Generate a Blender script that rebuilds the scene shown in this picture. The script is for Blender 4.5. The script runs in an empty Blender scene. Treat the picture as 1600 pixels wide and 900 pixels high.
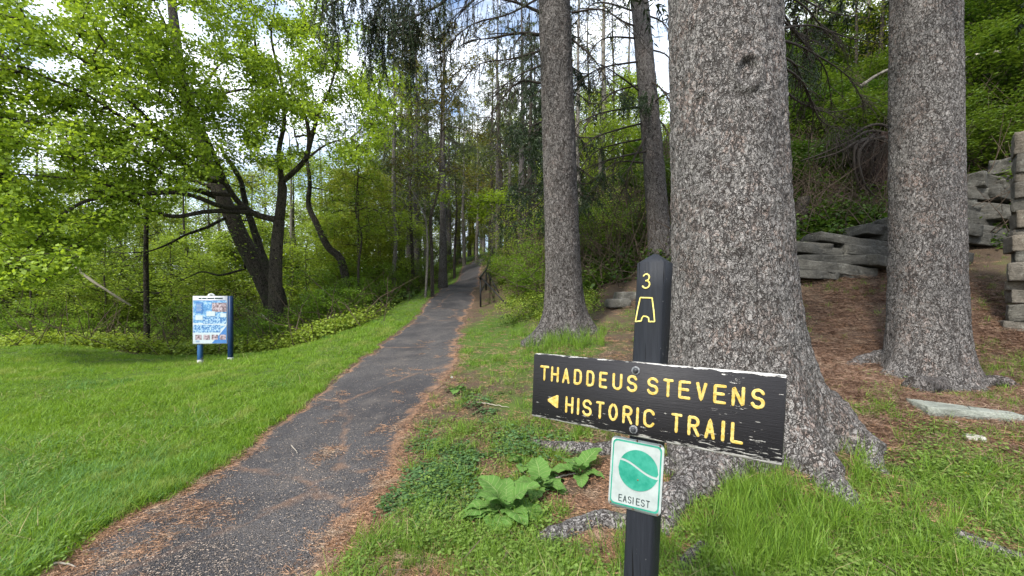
import bpy, math, random
import numpy as np
from mathutils import Vector, Matrix
PI = math.pi
random.seed(7)
RNG = np.random.default_rng(7)
SC = bpy.context.scene
COL = SC.collection

# ------------------------------------------------------------------ camera
F = 650.0          # focal length in photo pixels (1600 wide)
HY = 475.0         # horizon row
EYE = 1.5
cam = bpy.data.cameras.new("camera")
cam.sensor_width = 36.0
cam.lens = 36.0 * F / 1600.0
cam.shift_y = (HY - 450.0) / 1600.0
cam.clip_start = 0.05
cam.clip_end = 2000.0
camo = bpy.data.objects.new("camera", cam)
COL.objects.link(camo)
camo.location = (0, 0, EYE)
camo.rotation_euler = (PI / 2, 0, 0)
SC.camera = camo

# ------------------------------------------------------------------ world, sun, exposure
SUN_EL, SUN_AZ = math.radians(46), math.radians(-146)   # azimuth from +Y towards +X
world = bpy.data.worlds.new("World")
SC.world = world
world.use_nodes = True
wn = world.node_tree
wn.nodes.clear()
w_out = wn.nodes.new("ShaderNodeOutputWorld")
w_bg = wn.nodes.new("ShaderNodeBackground")
w_sky = wn.nodes.new("ShaderNodeTexSky")
w_sky.sky_type = 'NISHITA'
w_sky.sun_disc = False
w_sky.sun_elevation = SUN_EL
w_sky.sun_rotation = SUN_AZ
w_sky.air_density = 1.0
w_sky.dust_density = 1.5
w_tc = wn.nodes.new("ShaderNodeTexCoord")
w_map = wn.nodes.new("ShaderNodeMapping")
w_map.inputs['Scale'].default_value = (1, 1, 2.2)
w_noise = wn.nodes.new("ShaderNodeTexNoise")
w_noise.inputs['Scale'].default_value = 2.6
w_noise.inputs['Detail'].default_value = 7
w_noise.inputs['Roughness'].default_value = 0.6
w_ramp = wn.nodes.new("ShaderNodeValToRGB")
w_ramp.color_ramp.elements[0].position = 0.36
w_ramp.color_ramp.elements[1].position = 0.52
w_mix = wn.nodes.new("ShaderNodeMixRGB")
w_mix.inputs[2].default_value = (8.4, 8.7, 9.2, 1)
wn.links.new(w_tc.outputs['Generated'], w_map.inputs[0])
wn.links.new(w_map.outputs[0], w_noise.inputs['Vector'])
wn.links.new(w_noise.outputs['Fac'], w_ramp.inputs[0])
wn.links.new(w_ramp.outputs[0], w_mix.inputs[0])
w_n2 = wn.nodes.new("ShaderNodeTexNoise"); w_n2.inputs['Scale'].default_value = 5.0; w_n2.inputs['Detail'].default_value = 6
wn.links.new(w_map.outputs[0], w_n2.inputs['Vector'])
w_r2 = wn.nodes.new("ShaderNodeValToRGB")
w_r2.color_ramp.elements[0].position = .35; w_r2.color_ramp.elements[0].color = (.34, .40, .50, 1)
w_r2.color_ramp.elements[1].position = .62; w_r2.color_ramp.elements[1].color = (.66, .69, .74, 1)
w_m2 = wn.nodes.new("ShaderNodeMixRGB"); w_m2.blend_type = 'MULTIPLY'; w_m2.inputs[0].default_value = 1; w_m2.inputs[2].default_value = (9.5, 9.5, 9.5, 1)
wn.links.new(w_n2.outputs['Fac'], w_r2.inputs[0]); wn.links.new(w_r2.outputs[0], w_m2.inputs[1]); wn.links.new(w_m2.outputs[0], w_mix.inputs[2])
wn.links.new(w_sky.outputs[0], w_mix.inputs[1])
wn.links.new(w_mix.outputs[0], w_bg.inputs[0])
w_bg.inputs[1].default_value = 0.15
wn.links.new(w_bg.outputs[0], w_out.inputs[0])

sun = bpy.data.lights.new("sun", 'SUN')
sun.energy = 2.7
sun.angle = math.radians(6)
sun.color = (1.0, 0.95, 0.86)
suno = bpy.data.objects.new("sun", sun)
COL.objects.link(suno)
sd = Vector((math.sin(SUN_AZ) * math.cos(SUN_EL), math.cos(SUN_AZ) * math.cos(SUN_EL), math.sin(SUN_EL)))
suno.rotation_euler = sd.to_track_quat('Z', 'Y').to_euler()
suno.location = sd * 50
SC.view_settings.view_transform = 'Standard'
SC.view_settings.look = 'None'
SC.view_settings.gamma = 1.0
SC.view_settings.exposure = 1.2
SC.cycles.max_bounces = 6
SC.cycles.diffuse_bounces = 4
SC.cycles.transmission_bounces = 4
SC.cycles.transparent_max_bounces = 4
SC.cycles.use_denoising = True

# ------------------------------------------------------------------ noise
def _hash(ix, iy, iz, s):
    n = (ix * 73856093) ^ (iy * 19349663) ^ (iz * 83492791) ^ (s * 2654435)
    n = (n ^ (n >> 13)) * 1274126177
    n = n & 0x7fffffff
    n = (n ^ (n >> 16)) & 0xffff
    return n / 65535.0
def vnoise(p, s=0):
    p = np.asarray(p, float)
    i = np.floor(p).astype(np.int64); f = p - i; f = f * f * (3 - 2 * f)
    r = 0
    for dx in (0, 1):
        for dy in (0, 1):
            for dz in (0, 1):
                w = (f[..., 0] if dx else 1 - f[..., 0]) * (f[..., 1] if dy else 1 - f[..., 1]) * (f[..., 2] if dz else 1 - f[..., 2])
                r = r + w * _hash(i[..., 0] + dx, i[..., 1] + dy, i[..., 2] + dz, s)
    return r * 2 - 1
def fbm(p, s=0, o=3):
    a, r, t = 1.0, 0, 0
    for k in range(o):
        r = r + a * vnoise(np.asarray(p) * 2 ** k, s + k * 17); t += a; a *= .5
    return r / t
def cells(p, s=0):
    """distance to nearest and second nearest feature point, random id of nearest"""
    i = np.floor(p).astype(np.int64)
    d1 = np.full(p.shape[0], 9.0); d2 = d1.copy(); idr = np.zeros(p.shape[0])
    for dx in (-1, 0, 1):
        for dy in (-1, 0, 1):
            for dz in (-1, 0, 1):
                c = i + np.array([dx, dy, dz])
                q = c + np.stack([_hash(c[:, 0], c[:, 1], c[:, 2], s + k) for k in range(3)], 1)
                d = np.linalg.norm(q - p, axis=1)
                h = _hash(c[:, 0], c[:, 1], c[:, 2], s + 9)
                m = d < d1
                d2 = np.where(m, d1, np.minimum(d2, d)); idr = np.where(m, h, idr); d1 = np.where(m, d, d1)
    return d1, d2, idr

# ------------------------------------------------------------------ terrain
CP = np.array([
 (-1.85,-3,-.1),(-1.85,0,-.08),(-1.85,2.4,-.07),(-1.9,4.2,.05),(-1.85,5,.15),(-1.75,5.8,.35),(-1.74,8,.58),(-2.1,11.5,1.06),
 (-2.2,14.5,1.61),(-2.3,18.5,2.2),(-2.5,25,3.2),(-2.8,31,4.4),(-3.0,40,6.25),(-3,46,6.4),(-3,60,6.4),
 (-4.5,5.5,.05),(-5,3,-.1),(-9,6,.1),(-3.8,8,.45),(-6.5,9,.22),(-3.9,11,.85),(-6,11,.3),(-3.9,15,1.55),(-7,15,.3),(-4.2,20,2.3),(-8,20,.4),
 (-4.8,30,4.1),(-10,30,1),(-6,42,5.8),(-14,42,2),(-13,12,.2),(-12,3,-.1),(-25,12,0),(-25,25,-.3),(-50,50,-1),(-120,120,-2),
 (-30,70,0),(-120,0,-1),(-20,-20,-.2),
 (-.6,2.4,-.03),(0,2.3,0),(.5,1.3,0),(1.5,2,.05),(2.08,3.3,.34),(1.2,3.2,.2),(0,4.2,.22),(.1,5.8,.6),(.96,7.5,.95),(0,8,.8),
 (-.3,10,1.0),(-.3,14,1.45),(0,20,2.6),(2,10,1.6),(3.7,11,2.6),(4.9,6.5,.85),(5.69,5.6,.42),(4.4,4.0,.42),(3,3,.22),(4,2.5,.12),
 (6.5,4.5,.5),(7.8,6.5,1.1),(6.2,8.6,1.95),(8.3,8.6,2.2),(10,8,2.2),(12,6,2),(6,-5,.2),(3,14,3.6),(6.6,10.4,3.2),(9,10.4,3.7),(5,20,7.0),(3,25,7),
 (2,32,6.5),(5,40,9),(10,14,6),(14,12,6.5),(14,18,9.8),(17,22,11),(12,26,10.5),(18,30,11.3),(25,20,14),(30,40,12),(60,60,13),
 (120,120,13),(60,0,8),(25,8,9),(20,3,5),(20,-15,2),(0,120,7),(0,80,6.5),(0,-30,-.3),(60,-60,2),(-60,-60,-1)], float)
def _tps_k(r2):
    return np.where(r2 > 1e-9, .5 * r2 * np.log(np.maximum(r2, 1e-9)), 0)
def _tps_fit():
    n = len(CP); d = ((CP[:, None, :2] - CP[None, :, :2]) ** 2).sum(-1)
    K = _tps_k(d) + np.eye(n) * .02
    Pm = np.hstack([np.ones((n, 1)), CP[:, :2]])
    A = np.zeros((n + 3, n + 3)); A[:n, :n] = K; A[:n, n:] = Pm; A[n:, :n] = Pm.T
    return np.linalg.solve(A, np.concatenate([CP[:, 2], np.zeros(3)]))
_TW = _tps_fit()
PY_ = np.array([-3, 0, 2.4, 3.07, 4.2, 5, 5.8, 8, 11.5, 14.5, 18.5, 25, 31, 40, 60.])
PL_ = np.array([-2.6, -2.65, -2.70, -2.76, -2.78, -2.83, -2.66, -2.73, -2.78, -2.92, -3.15, -3.25, -3.35, -3.5, -4])
PR_ = np.array([-.95, -.95, -1.0, -1.06, -1.10, -1.1, -.92, -1.04, -1.32, -1.32, -1.58, -1.85, -2.0, -2.15, -2.6])
def path_edges(y):
    y = np.asarray(y, float)
    l = np.interp(y, PY_, PL_); r = np.interp(y, PY_, PR_)
    z = np.zeros_like(y)
    jl = .09 * vnoise(np.stack([y * 1.7, z, z], -1), 3) + .05 * vnoise(np.stack([y * 6, z, z], -1), 4)
    jr = .09 * vnoise(np.stack([y * 1.5, z, z + 5], -1), 5) + .05 * vnoise(np.stack([y * 5, z, z + 5], -1), 6)
    return l + jl, r + jr
def Hs(x, y):
    x = np.asarray(x, float); y = np.asarray(y, float)
    out = _TW[-3] + _TW[-2] * x + _TW[-1] * y
    for (cx, cy, _), w in zip(CP, _TW):
        out = out + w * _tps_k((x - cx) ** 2 + (y - cy) ** 2)
    return out
def path_in(x, y):
    l, r = path_edges(y)
    return np.minimum(np.asarray(x) - l, r - np.asarray(x))     # >0 inside
def H(x, y):
    x = np.asarray(x, float); y = np.asarray(y, float)
    h = Hs(x, y)
    z = np.zeros_like(x)
    q = np.stack([x, y, z], -1)
    ins = path_in(x, y)
    out = np.clip(-ins / .5, 0, 1)
    amp = np.where(x > -1, .035, .015)
    h = h + out * (amp * fbm(q * 1.1, 11, 2) + .012 * vnoise(q * 4.5, 12))
    far = np.clip((np.hypot(x, y) - 9) / 20, 0, 1)
    h = h + out * far * .3 * fbm(q * .3, 13, 2)
    return h
def W(px, py, Z):
    """pixel of the photo + distance -> world"""
    return np.array([(px - 800) / F * Z, Z, EYE - (py - HY) / F * Z])
def G(px, py):
    """where the ray through a pixel meets the ground"""
    d = np.array([(px - 800) / F, 1.0, -(py - HY) / F])
    t = np.concatenate([np.arange(1.0, 20, .02), np.arange(20, 70, .2)])
    z = EYE + t * d[2]
    hh = Hs(t * d[0], t)
    k = np.argmax(z < hh)
    if not (z < hh).any(): k = len(t) - 1
    x, y = t[k] * d[0], t[k]
    return np.array([x, y, float(H(x, y))])
def on(x, y, dz=0):
    return np.array([x, y, float(H(x, y)) + dz])

# ------------------------------------------------------------------ mesh helpers
def new_mesh(name, V, Fc, mat=None, smooth=True, fattr=None, vattr=None):
    V = np.ascontiguousarray(V, dtype=np.float32)
    me = bpy.data.meshes.new(name)
    groups = Fc if isinstance(Fc, list) else [Fc]
    groups = [np.asarray(g, np.int32) for g in groups if len(g)]
    me.vertices.add(len(V)); me.vertices.foreach_set("co", V.ravel())
    loops = np.concatenate([g.ravel() for g in groups])
    tot = np.concatenate([np.full(len(g), g.shape[1], np.int32) for g in groups])
    start = np.concatenate([[0], np.cumsum(tot)[:-1]]).astype(np.int32)
    me.loops.add(len(loops)); me.loops.foreach_set("vertex_index", loops)
    me.polygons.add(len(tot)); me.polygons.foreach_set("loop_start", start); me.polygons.foreach_set("loop_total", tot)
    me.update(calc_edges=True)
    if smooth: me.polygons.foreach_set("use_smooth", np.ones(len(tot), bool))
    for k, a in (fattr or {}).items():
        at = me.attributes.new(k, 'FLOAT', 'FACE'); at.data.foreach_set("value", np.asarray(a, np.float32))
    for k, a in (vattr or {}).items():
        at = me.attributes.new(k, 'FLOAT', 'POINT'); at.data.foreach_set("value", np.asarray(a, np.float32))
    if mat: me.materials.append(mat)
    return me
def tag(o, label=None, cat=None, group=None, kind=None):
    if label: o['label'] = label
    if cat: o['category'] = cat
    if group: o['group'] = group
    if kind: o['kind'] = kind
    return o
def link(name, me, parent=None, loc=None):
    o = bpy.data.objects.new(name, me); COL.objects.link(o)
    if parent is not None: o.parent = parent
    if loc is not None: o.location = loc
    return o
def part(name, V, Fc, mat, parent=None, smooth=True, **kw):
    """V in world coordinates; parent Empty has location only"""
    V = np.asarray(V, float)
    off = np.zeros(3)
    q = parent
    while q is not None:
        off += np.array(q.location); q = q.parent
    return link(name, new_mesh(name, V - off, Fc, mat, smooth, **kw), parent)
def thing(name, loc, label, cat, group=None):
    o = bpy.data.objects.new(name, None); COL.objects.link(o)
    o.location = tuple(float(v) for v in loc)
    o.empty_display_size = .2
    return tag(o, label, cat, group)
def solo(name, V, Fc, mat, label, cat, group=None, smooth=True, kind=None, **kw):
    V = np.asarray(V, float)
    c = np.array([V[:, 0].mean(), V[:, 1].mean(), V[:, 2].min()])
    o = link(name, new_mesh(name, V - c, Fc, mat, smooth, **kw), None, c)
    return tag(o, label, cat, group, kind)
_copied = {}
def copy_tree(o, parent=None):
    c = o.copy(); COL.objects.link(c); c.parent = parent
    for ch in list(o.children): copy_tree(ch, c)
    return c
class Proto:
    """the first use places the source itself, later uses copy it and its parts"""
    def __init__(s, root): s.root = root; s.used = False
    def put(s, loc, rz=0, sc=1, label=None, group=None, cat=None, tilt=0):
        o = s.root if not s.used else copy_tree(s.root)
        s.used = True
        o.location = tuple(float(v) for v in loc)
        o.rotation_euler = (tilt, 0, rz)
        o.scale = (sc, sc, sc) if np.isscalar(sc) else sc
        if label: o['label'] = label
        if group: o['group'] = group
        if cat: o['category'] = cat
        return o

def frame(t):
    t = t / np.linalg.norm(t)
    a = np.array([0, 0, 1.]) if abs(t[2]) < .9 else np.array([1., 0, 0])
    u = np.cross(a, t); u /= np.linalg.norm(u)
    return u, np.cross(t, u)
def tube(pts, rad, n=6, cap=True):
    pts = np.asarray(pts, float); m = len(pts)
    rad = np.broadcast_to(np.asarray(rad, float), (m,))
    tan = np.gradient(pts, axis=0)
    u, v = frame(tan[0])
    V = np.zeros((m, n, 3)); a = np.arange(n) * 2 * PI / n
    for i in range(m):
        t = tan[i] / (np.linalg.norm(tan[i]) + 1e-9)
        u = u - t * u.dot(t); u /= np.linalg.norm(u) + 1e-9
        v = np.cross(t, u)
        V[i] = pts[i] + rad[i] * (np.cos(a)[:, None] * u + np.sin(a)[:, None] * v)
    V = V.reshape(-1, 3)
    i, j = np.meshgrid(np.arange(m - 1), np.arange(n), indexing='ij')
    A = (i * n + j).ravel(); B = (i * n + (j + 1) % n).ravel()
    Q = np.stack([A, B, B + n, A + n], 1)
    T = np.zeros((0, 3), int)
    if cap:
        V = np.vstack([V, pts[0], pts[-1]]); k = m * n
        j = np.arange(n); jn = (j + 1) % n
        T = np.vstack([np.stack([jn, j, np.full(n, k)], 1), np.stack([(m - 1) * n + j, (m - 1) * n + jn, np.full(n, k + 1)], 1)])
    return V, Q, T
class MB:
    def __init__(s): s.V = []; s.Q = []; s.T = []; s.n = 0; s.fq = []; s.ft = []
    def add(s, V, Q=None, T=None, fv=0.5):
        V = np.asarray(V, float)
        if Q is not None and len(Q): s.Q.append(np.asarray(Q) + s.n); s.fq.append(np.broadcast_to(fv, (len(Q),)))
        if T is not None and len(T): s.T.append(np.asarray(T) + s.n); s.ft.append(np.broadcast_to(fv, (len(T),)))
        s.V.append(V); s.n += len(V)
    def tube(s, pts, rad, n=6, cap=True): s.add(*tube(pts, rad, n, cap))
    def box(s, c, d, R=None):
        d = np.asarray(d, float) / 2
        V = np.array([(x, y, z) for z in (-1, 1) for y in (-1, 1) for x in (-1, 1)]) * d
        if R is not None: V = V @ np.asarray(R).T
        s.add(V + np.asarray(c), [(0, 2, 3, 1), (4, 5, 7, 6), (0, 1, 5, 4), (2, 6, 7, 3), (0, 4, 6, 2), (1, 3, 7, 5)])
    def data(s):
        V = np.vstack(s.V)
        fs = []; fa = []
        if s.Q: fs.append(np.vstack(s.Q)); fa.append(np.concatenate(s.fq))
        if s.T: fs.append(np.vstack(s.T)); fa.append(np.concatenate(s.ft))
        return V, fs, np.concatenate(fa)
    def part(s, name, mat, parent=None, smooth=True, attr=False):
        V, fs, fa = s.data()
        return part(name, V, fs, mat, parent, smooth, fattr={'v': fa} if attr else None)
    def solo(s, name, mat, label, cat, group=None, smooth=True, kind=None):
        V, fs, fa = s.data()
        return solo(name, V, fs, mat, label, cat, group, smooth, kind, fattr={'v': fa})

def smooth_poly(pts, k=6):
    """Catmull-Rom through points (any dimension)"""
    P = np.asarray(pts, float)
    P = np.vstack([2 * P[0] - P[1], P, 2 * P[-1] - P[-2]])
    out = []
    for i in range(1, len(P) - 2):
        for t in np.arange(k) / k:
            a, b, c, d = P[i - 1], P[i], P[i + 1], P[i + 2]
            out.append(.5 * ((2 * b) + (c - a) * t + (2 * a - 5 * b + 4 * c - d) * t * t + (-a + 3 * b - 3 * c + d) * t ** 3))
    out.append(P[-2])
    return np.array(out)

def rand_unit(n, rng):
    v = rng.normal(size=(n, 3)); return v / np.linalg.norm(v, axis=1)[:, None]
def leaves(C, size, rng, up=.6, aspect=.75, fold=.25, jitter=.35, droop=0.0):
    """kite shaped leaf folded on its midrib, two triangles each"""
    n = len(C)
    nrm = rand_unit(n, rng) * (1 - up) + np.array([0, 0, 1.]) * up * 1.2
    nrm /= np.linalg.norm(nrm, axis=1)[:, None]
    d = rand_unit(n, rng); d[:, 2] -= droop
    d -= nrm * (d * nrm).sum(1)[:, None]; d /= np.linalg.norm(d, axis=1)[:, None] + 1e-9
    s = np.cross(nrm, d)
    L = (size * (1 + jitter * (rng.random(n) * 2 - 1)))[:, None]
    base = C; tip = C + d * L
    m = C + d * L * .45
    a = m + s * L * aspect * .5 + nrm * L * fold * .4
    b = m - s * L * aspect * .5 + nrm * L * fold * .4
    V = np.stack([base, a, tip, b], 1).reshape(-1, 3)
    i = np.arange(n) * 4
    T = np.stack([np.stack([i, i + 1, i + 2], 1), np.stack([i, i + 2, i + 3], 1)], 1).reshape(-1, 3)
    v = np.repeat(rng.random(n), 2)
    return V, T, v
def needles(C, D, length, width, rng):
    """thin needle sprigs along directions D: one quad each"""
    n = len(C)
    D = D / (np.linalg.norm(D, axis=1)[:, None] + 1e-9)
    s = np.cross(D, rand_unit(n, rng)); s /= np.linalg.norm(s, axis=1)[:, None] + 1e-9
    L = length * (.6 + .8 * rng.random(n))[:, None]
    w = width * (.7 + .6 * rng.random(n))[:, None]
    V = np.stack([C, C + D * L * .4 + s * w, C + D * L, C + D * L * .4 - s * w], 1).reshape(-1, 3)
    i = np.arange(n) * 4
    return V, np.stack([i, i + 1, i + 2, i + 3], 1), rng.random(n)

# ------------------------------------------------------------------ materials
MATS = {}
def nodes_of(m):
    m.use_nodes = True
    nt = m.node_tree; nt.nodes.clear()
    return nt
class NB:
    def __init__(s, name, rough=.8):
        s.m = bpy.data.materials.new(name); s.nt = nodes_of(s.m)
        s.out = s.nt.nodes.new("ShaderNodeOutputMaterial")
        s.b = s.nt.nodes.new("ShaderNodeBsdfPrincipled")
        s.b.inputs['Roughness'].default_value = rough
        s.b.inputs['Specular IOR Level'].default_value = .25
        s.nt.links.new(s.b.outputs[0], s.out.inputs[0])
        s.tc = s.nt.nodes.new("ShaderNodeTexCoord")
        s.geo = s.nt.nodes.new("ShaderNodeNewGeometry")
    def n(s, t, **kw):
        nd = s.nt.nodes.new(t)
        for k, v in kw.items():
            if hasattr(nd, k): setattr(nd, k, v)
            else: nd.inputs[k.replace('_', ' ')].default_value = v
        return nd
    def l(s, a, b): s.nt.links.new(a, b)
    def mapping(s, src, scale):
        mp = s.n("ShaderNodeMapping"); mp.inputs['Scale'].default_value = scale; s.l(src, mp.inputs[0]); return mp.outputs[0]
    def noise(s, src, scale, detail=4, rough=.55, dist=0):
        nd = s.n("ShaderNodeTexNoise"); nd.inputs['Scale'].default_value = scale; nd.inputs['Detail'].default_value = detail
        nd.inputs['Roughness'].default_value = rough; nd.inputs['Distortion'].default_value = dist
        s.l(src, nd.inputs['Vector']); return nd.outputs['Fac']
    def ramp(s, src, stops):
        r = s.n("ShaderNodeValToRGB"); e = r.color_ramp.elements
        while len(e) < len(stops): e.new(.5)
        for k, (p, c) in enumerate(stops):
            e[k].position = p; e[k].color = (c, c, c, 1) if np.isscalar(c) else (*c, 1)
        s.l(src, r.inputs[0]); return r.outputs[0]
    def mix(s, fac, a, b, mode='MIX'):
        m = s.n("ShaderNodeMixRGB"); m.blend_type = mode
        for k, v in ((0, fac), (1, a), (2, b)):
            if hasattr(v, 'links') or hasattr(v, 'is_linked'): s.l(v, m.inputs[k])
            elif k == 0: m.inputs[0].default_value = v
            else: m.inputs[k].default_value = (*v, 1) if not np.isscalar(v) else (v, v, v, 1)
        return m.outputs[0]
    def math(s, op, a, b=0.0, clamp=False):
        m = s.n("ShaderNodeMath"); m.operation = op; m.use_clamp = clamp
        for k, v in ((0, a), (1, b)):
            if hasattr(v, 'is_linked'): s.l(v, m.inputs[k])
            else: m.inputs[k].default_value = v
        return m.outputs[0]
    def color(s, c): s.l(c, s.b.inputs['Base Color'])
    def bump(s, h, strength, dist):
        bp = s.n("ShaderNodeBump"); bp.inputs['Strength'].default_value = strength; bp.inputs['Distance'].default_value = dist
        s.l(h, bp.inputs['Height']); s.l(bp.outputs[0], s.b.inputs['Normal']); return bp
    def attr(s, name, typ='GEOMETRY'):
        a = s.n("ShaderNodeAttribute"); a.attribute_type = typ; a.attribute_name = name; return a.outputs['Fac']

def leaf_mat(name, dark, light, trans=.35, rough=.5, use_v=True, patch=.6, old=None):
    m = NB(name, rough)
    v = m.attr('v')
    pos = m.geo.outputs['Position']
    nz = m.noise(pos, patch, 3)
    rnd = m.n("ShaderNodeObjectInfo").outputs['Random']
    f = m.math('ADD', m.math('MULTIPLY', v, .75), m.math('MULTIPLY', nz, .55))
    f = m.math('ADD', f, m.math('MULTIPLY', rnd, .3))
    c = m.ramp(f, [(.3, dark), (1.05 if False else 1.0, light)])
    if old is not None:
        c = m.mix(m.ramp(m.noise(pos, patch * 2.3, 2), [(.55, 0), (.68, .8)]), c, old)
    m.color(c)
    tr = m.n("ShaderNodeBsdfTranslucent")
    tc = m.mix(1.0, c, (1.2, 1.15, .6), 'MULTIPLY'); m.l(tc, tr.inputs['Color'])
    mx = m.n("ShaderNodeMixShader"); mx.inputs[0].default_value = trans
    m.l(m.b.outputs[0], mx.inputs[1]); m.l(tr.outputs[0], mx.inputs[2]); m.l(mx.outputs[0], m.out.inputs[0])
    return m.m
def bark_mat(name, base, crack, warm, scale=30, strength=.9, warm_amt=.4, dist=.02, zs=.55, moss=0):
    m = NB(name, .9)
    pos = m.tc.outputs['Object']
    def warp(src, sc, amt, det=4):
        w = m.n("ShaderNodeTexNoise"); w.inputs['Scale'].default_value = sc; w.inputs['Detail'].default_value = det; w.inputs['Roughness'].default_value = .6
        m.l(src, w.inputs['Vector'])
        o = m.n("ShaderNodeVectorMath"); o.operation = 'MULTIPLY_ADD'
        m.l(w.outputs['Color'], o.inputs[0]); o.inputs[1].default_value = (amt,) * 3; m.l(src, o.inputs[2]); return o.outputs[0]
    wp = warp(pos, scale * .45, 2.4 / scale, 3)
    def layer(sc, z):
        mp = m.mapping(wp, (1, 1, z))
        vo = m.n("ShaderNodeTexVoronoi"); vo.feature = 'DISTANCE_TO_EDGE'; vo.inputs['Scale'].default_value = sc; m.l(mp, vo.inputs['Vector'])
        vc = m.n("ShaderNodeTexVoronoi"); vc.feature = 'F1'; vc.inputs['Scale'].default_value = sc; m.l(mp, vc.inputs['Vector'])
        sp = m.n("ShaderNodeSeparateColor"); m.l(vc.outputs['Color'], sp.inputs[0])
        return vo.outputs['Distance'], sp
    d1, s1 = layer(scale, zs); d2, s2 = layer(scale * 2.3, zs * 1.2)
    fine = m.noise(pos, scale * 5, 6, .75)
    mid = m.noise(wp, scale * 1.1, 6, .7)
    big = m.noise(pos, 2.2, 5, .65)
    f = m.math('ADD', m.math('MULTIPLY', s1.outputs[0], .28), m.math('MULTIPLY', s2.outputs[0], .16))
    f = m.math('ADD', f, m.math('MULTIPLY', m.math('SUBTRACT', m.noise(wp, scale * 2.6, 6, .75), .25), .95))
    c = m.mix(m.ramp(f, [(.12, 0), (.85, 1)]), tuple(x * .66 for x in base), tuple(min(1, x * 1.28) for x in base))
    c = m.mix(m.ramp(m.math('ADD', m.math('MULTIPLY', s2.outputs[1], .30), m.math('MULTIPLY', big, .95)), [(.66, 0), (.82, warm_amt)]), c, warm)
    c = m.mix(m.ramp(m.noise(m.mapping(pos, (1, 1, .45)), 2.4, 4, .6), [(.36, .6), (.58, 0)]), c, tuple(x * .6 for x in base))
    k1 = m.math('MULTIPLY', m.ramp(d1, [(.015, 1), (.06, 0)]), m.ramp(m.noise(pos, scale * .6, 3, .6), [(.40, 0), (.50, 1)]))
    k2 = m.math('MULTIPLY', m.ramp(d2, [(.01, .8), (.07, 0)]), m.ramp(m.noise(pos, scale * .9, 3, .6), [(.46, 0), (.55, 1)]))
    def ridge(sc, z, w, lo, hi, sh):
        q_ = m.n("ShaderNodeVectorMath"); q_.operation = 'ADD'; m.l(wp, q_.inputs[0]); q_.inputs[1].default_value = (sh, sh * 2, sh * 3)
        nd = m.noise(m.mapping(q_.outputs[0], (1, 1, z)), sc, 1.5, .5, .2)
        a_ = m.ramp(m.math('ABSOLUTE', m.math('SUBTRACT', nd, .5)), [(w * .35, 1), (w, 0)])
        return m.math('MULTIPLY', a_, m.ramp(m.noise(pos, sc * 1.1, 3, .6), [(lo, 0), (hi, 1)]))
    k3 = m.math('MAXIMUM', ridge(scale * .75, .28, .036, .36, .46, 0.0), ridge(scale * 1.3, .55, .035, .44, .54, 3.7))
    k3 = m.math('MAXIMUM', k3, m.math('MULTIPLY', ridge(scale * 2.2, .6, .05, .44, .56, 8.1), .7))
    k = m.math('MAXIMUM', m.math('MAXIMUM', k1, k2), k3)
    c = m.mix(k, c, crack)
    if moss:
        c = m.mix(m.ramp(m.noise(pos, 3.3, 5, .7), [(.52, 0), (.66, moss)]), c, (.07, .10, .03))
    m.color(c)
    hgt = m.math('ADD', m.math('MULTIPLY', s1.outputs[2], .5), m.math('MULTIPLY', s2.outputs[2], .4))
    hgt = m.math('ADD', hgt, m.math('MULTIPLY', fine, .5))
    hgt = m.math('ADD', hgt, m.math('MULTIPLY', mid, .7))
    hgt = m.math('SUBTRACT', hgt, m.math('MULTIPLY', k, 1.3))
    m.bump(hgt, strength, dist)
    return m.m
def plain(name, col, rough=.6, var=.25, scale=20, bump=.2, bdist=.003, metal=0):
    m = NB(name, rough)
    pos = m.tc.outputs['Object']
    nz = m.noise(pos, scale, 5, .6)
    m.color(m.mix(nz, tuple(c * (1 - var) for c in col), tuple(min(1, c * (1 + var)) for c in col)))
    if bump: m.bump(m.noise(pos, scale * 2, 4), bump, bdist)
    m.b.inputs['Metallic'].default_value = metal
    return m.m

M = MATS
M['bark_grey'] = bark_mat('spruce bark grey', (.30, .283, .27), (.04, .034, .031), (.25, .165, .13), 26, 1.0, .6, .013, .40)
M['bark_mid'] = bark_mat('spruce bark brownish grey', (.205, .19, .182), (.03, .025, .022), (.15, .10, .085), 21, .9, .4, .016, .5)
M['bark_dark'] = bark_mat('dark bark', (.11, .092, .078), (.02, .016, .013), (.06, .045, .03), 16, .9, .3, .03, .35, moss=.35)
M['bark_pale'] = bark_mat('pale grey bark', (.26, .24, .21), (.08, .07, .06), (.2, .17, .13), 14, .6, .3, .02, .3)
M['bark_maple'] = bark_mat('maple bark', (.14, .115, .092), (.02, .016, .013), (.08, .06, .04), 22, .8, .3, .02, .35, moss=.2)
M['twig_dark'] = plain('dark twig', (.035, .028, .022), .9)
M['twig_brown'] = plain('brown twig', (.085, .062, .045), .9)
M['wood_grey'] = plain('weathered grey wood', (.28, .25, .21), .9, .35, 12, .5, .01)
M['maple_leaf'] = leaf_mat('maple leaf', (.10, .17, .018), (.30, .42, .05), .50, patch=.5)
M['leaf_green'] = leaf_mat('fresh green leaf', (.09, .155, .025), (.28, .38, .07), .52, patch=.35)
M['leaf_yellow'] = leaf_mat('yellow green leaf', (.11, .15, .02), (.26, .30, .05), .4, patch=.5)
M['leaf_olive'] = leaf_mat('olive bud leaf', (.08, .075, .02), (.19, .17, .05), .3, patch=.5)
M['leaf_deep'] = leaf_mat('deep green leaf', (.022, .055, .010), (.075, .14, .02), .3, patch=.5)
M['needle_dark'] = leaf_mat('dark spruce needles', (.008, .018, .007), (.028, .05, .015), .12, patch=.8)
M['needle_mid'] = leaf_mat('conifer needles', (.025, .045, .015), (.075, .10, .03), .2, patch=.5)
M['bush_leaf'] = leaf_mat('bush leaf', (.06, .13, .014), (.20, .33, .04), .45, patch=.7)
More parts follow.
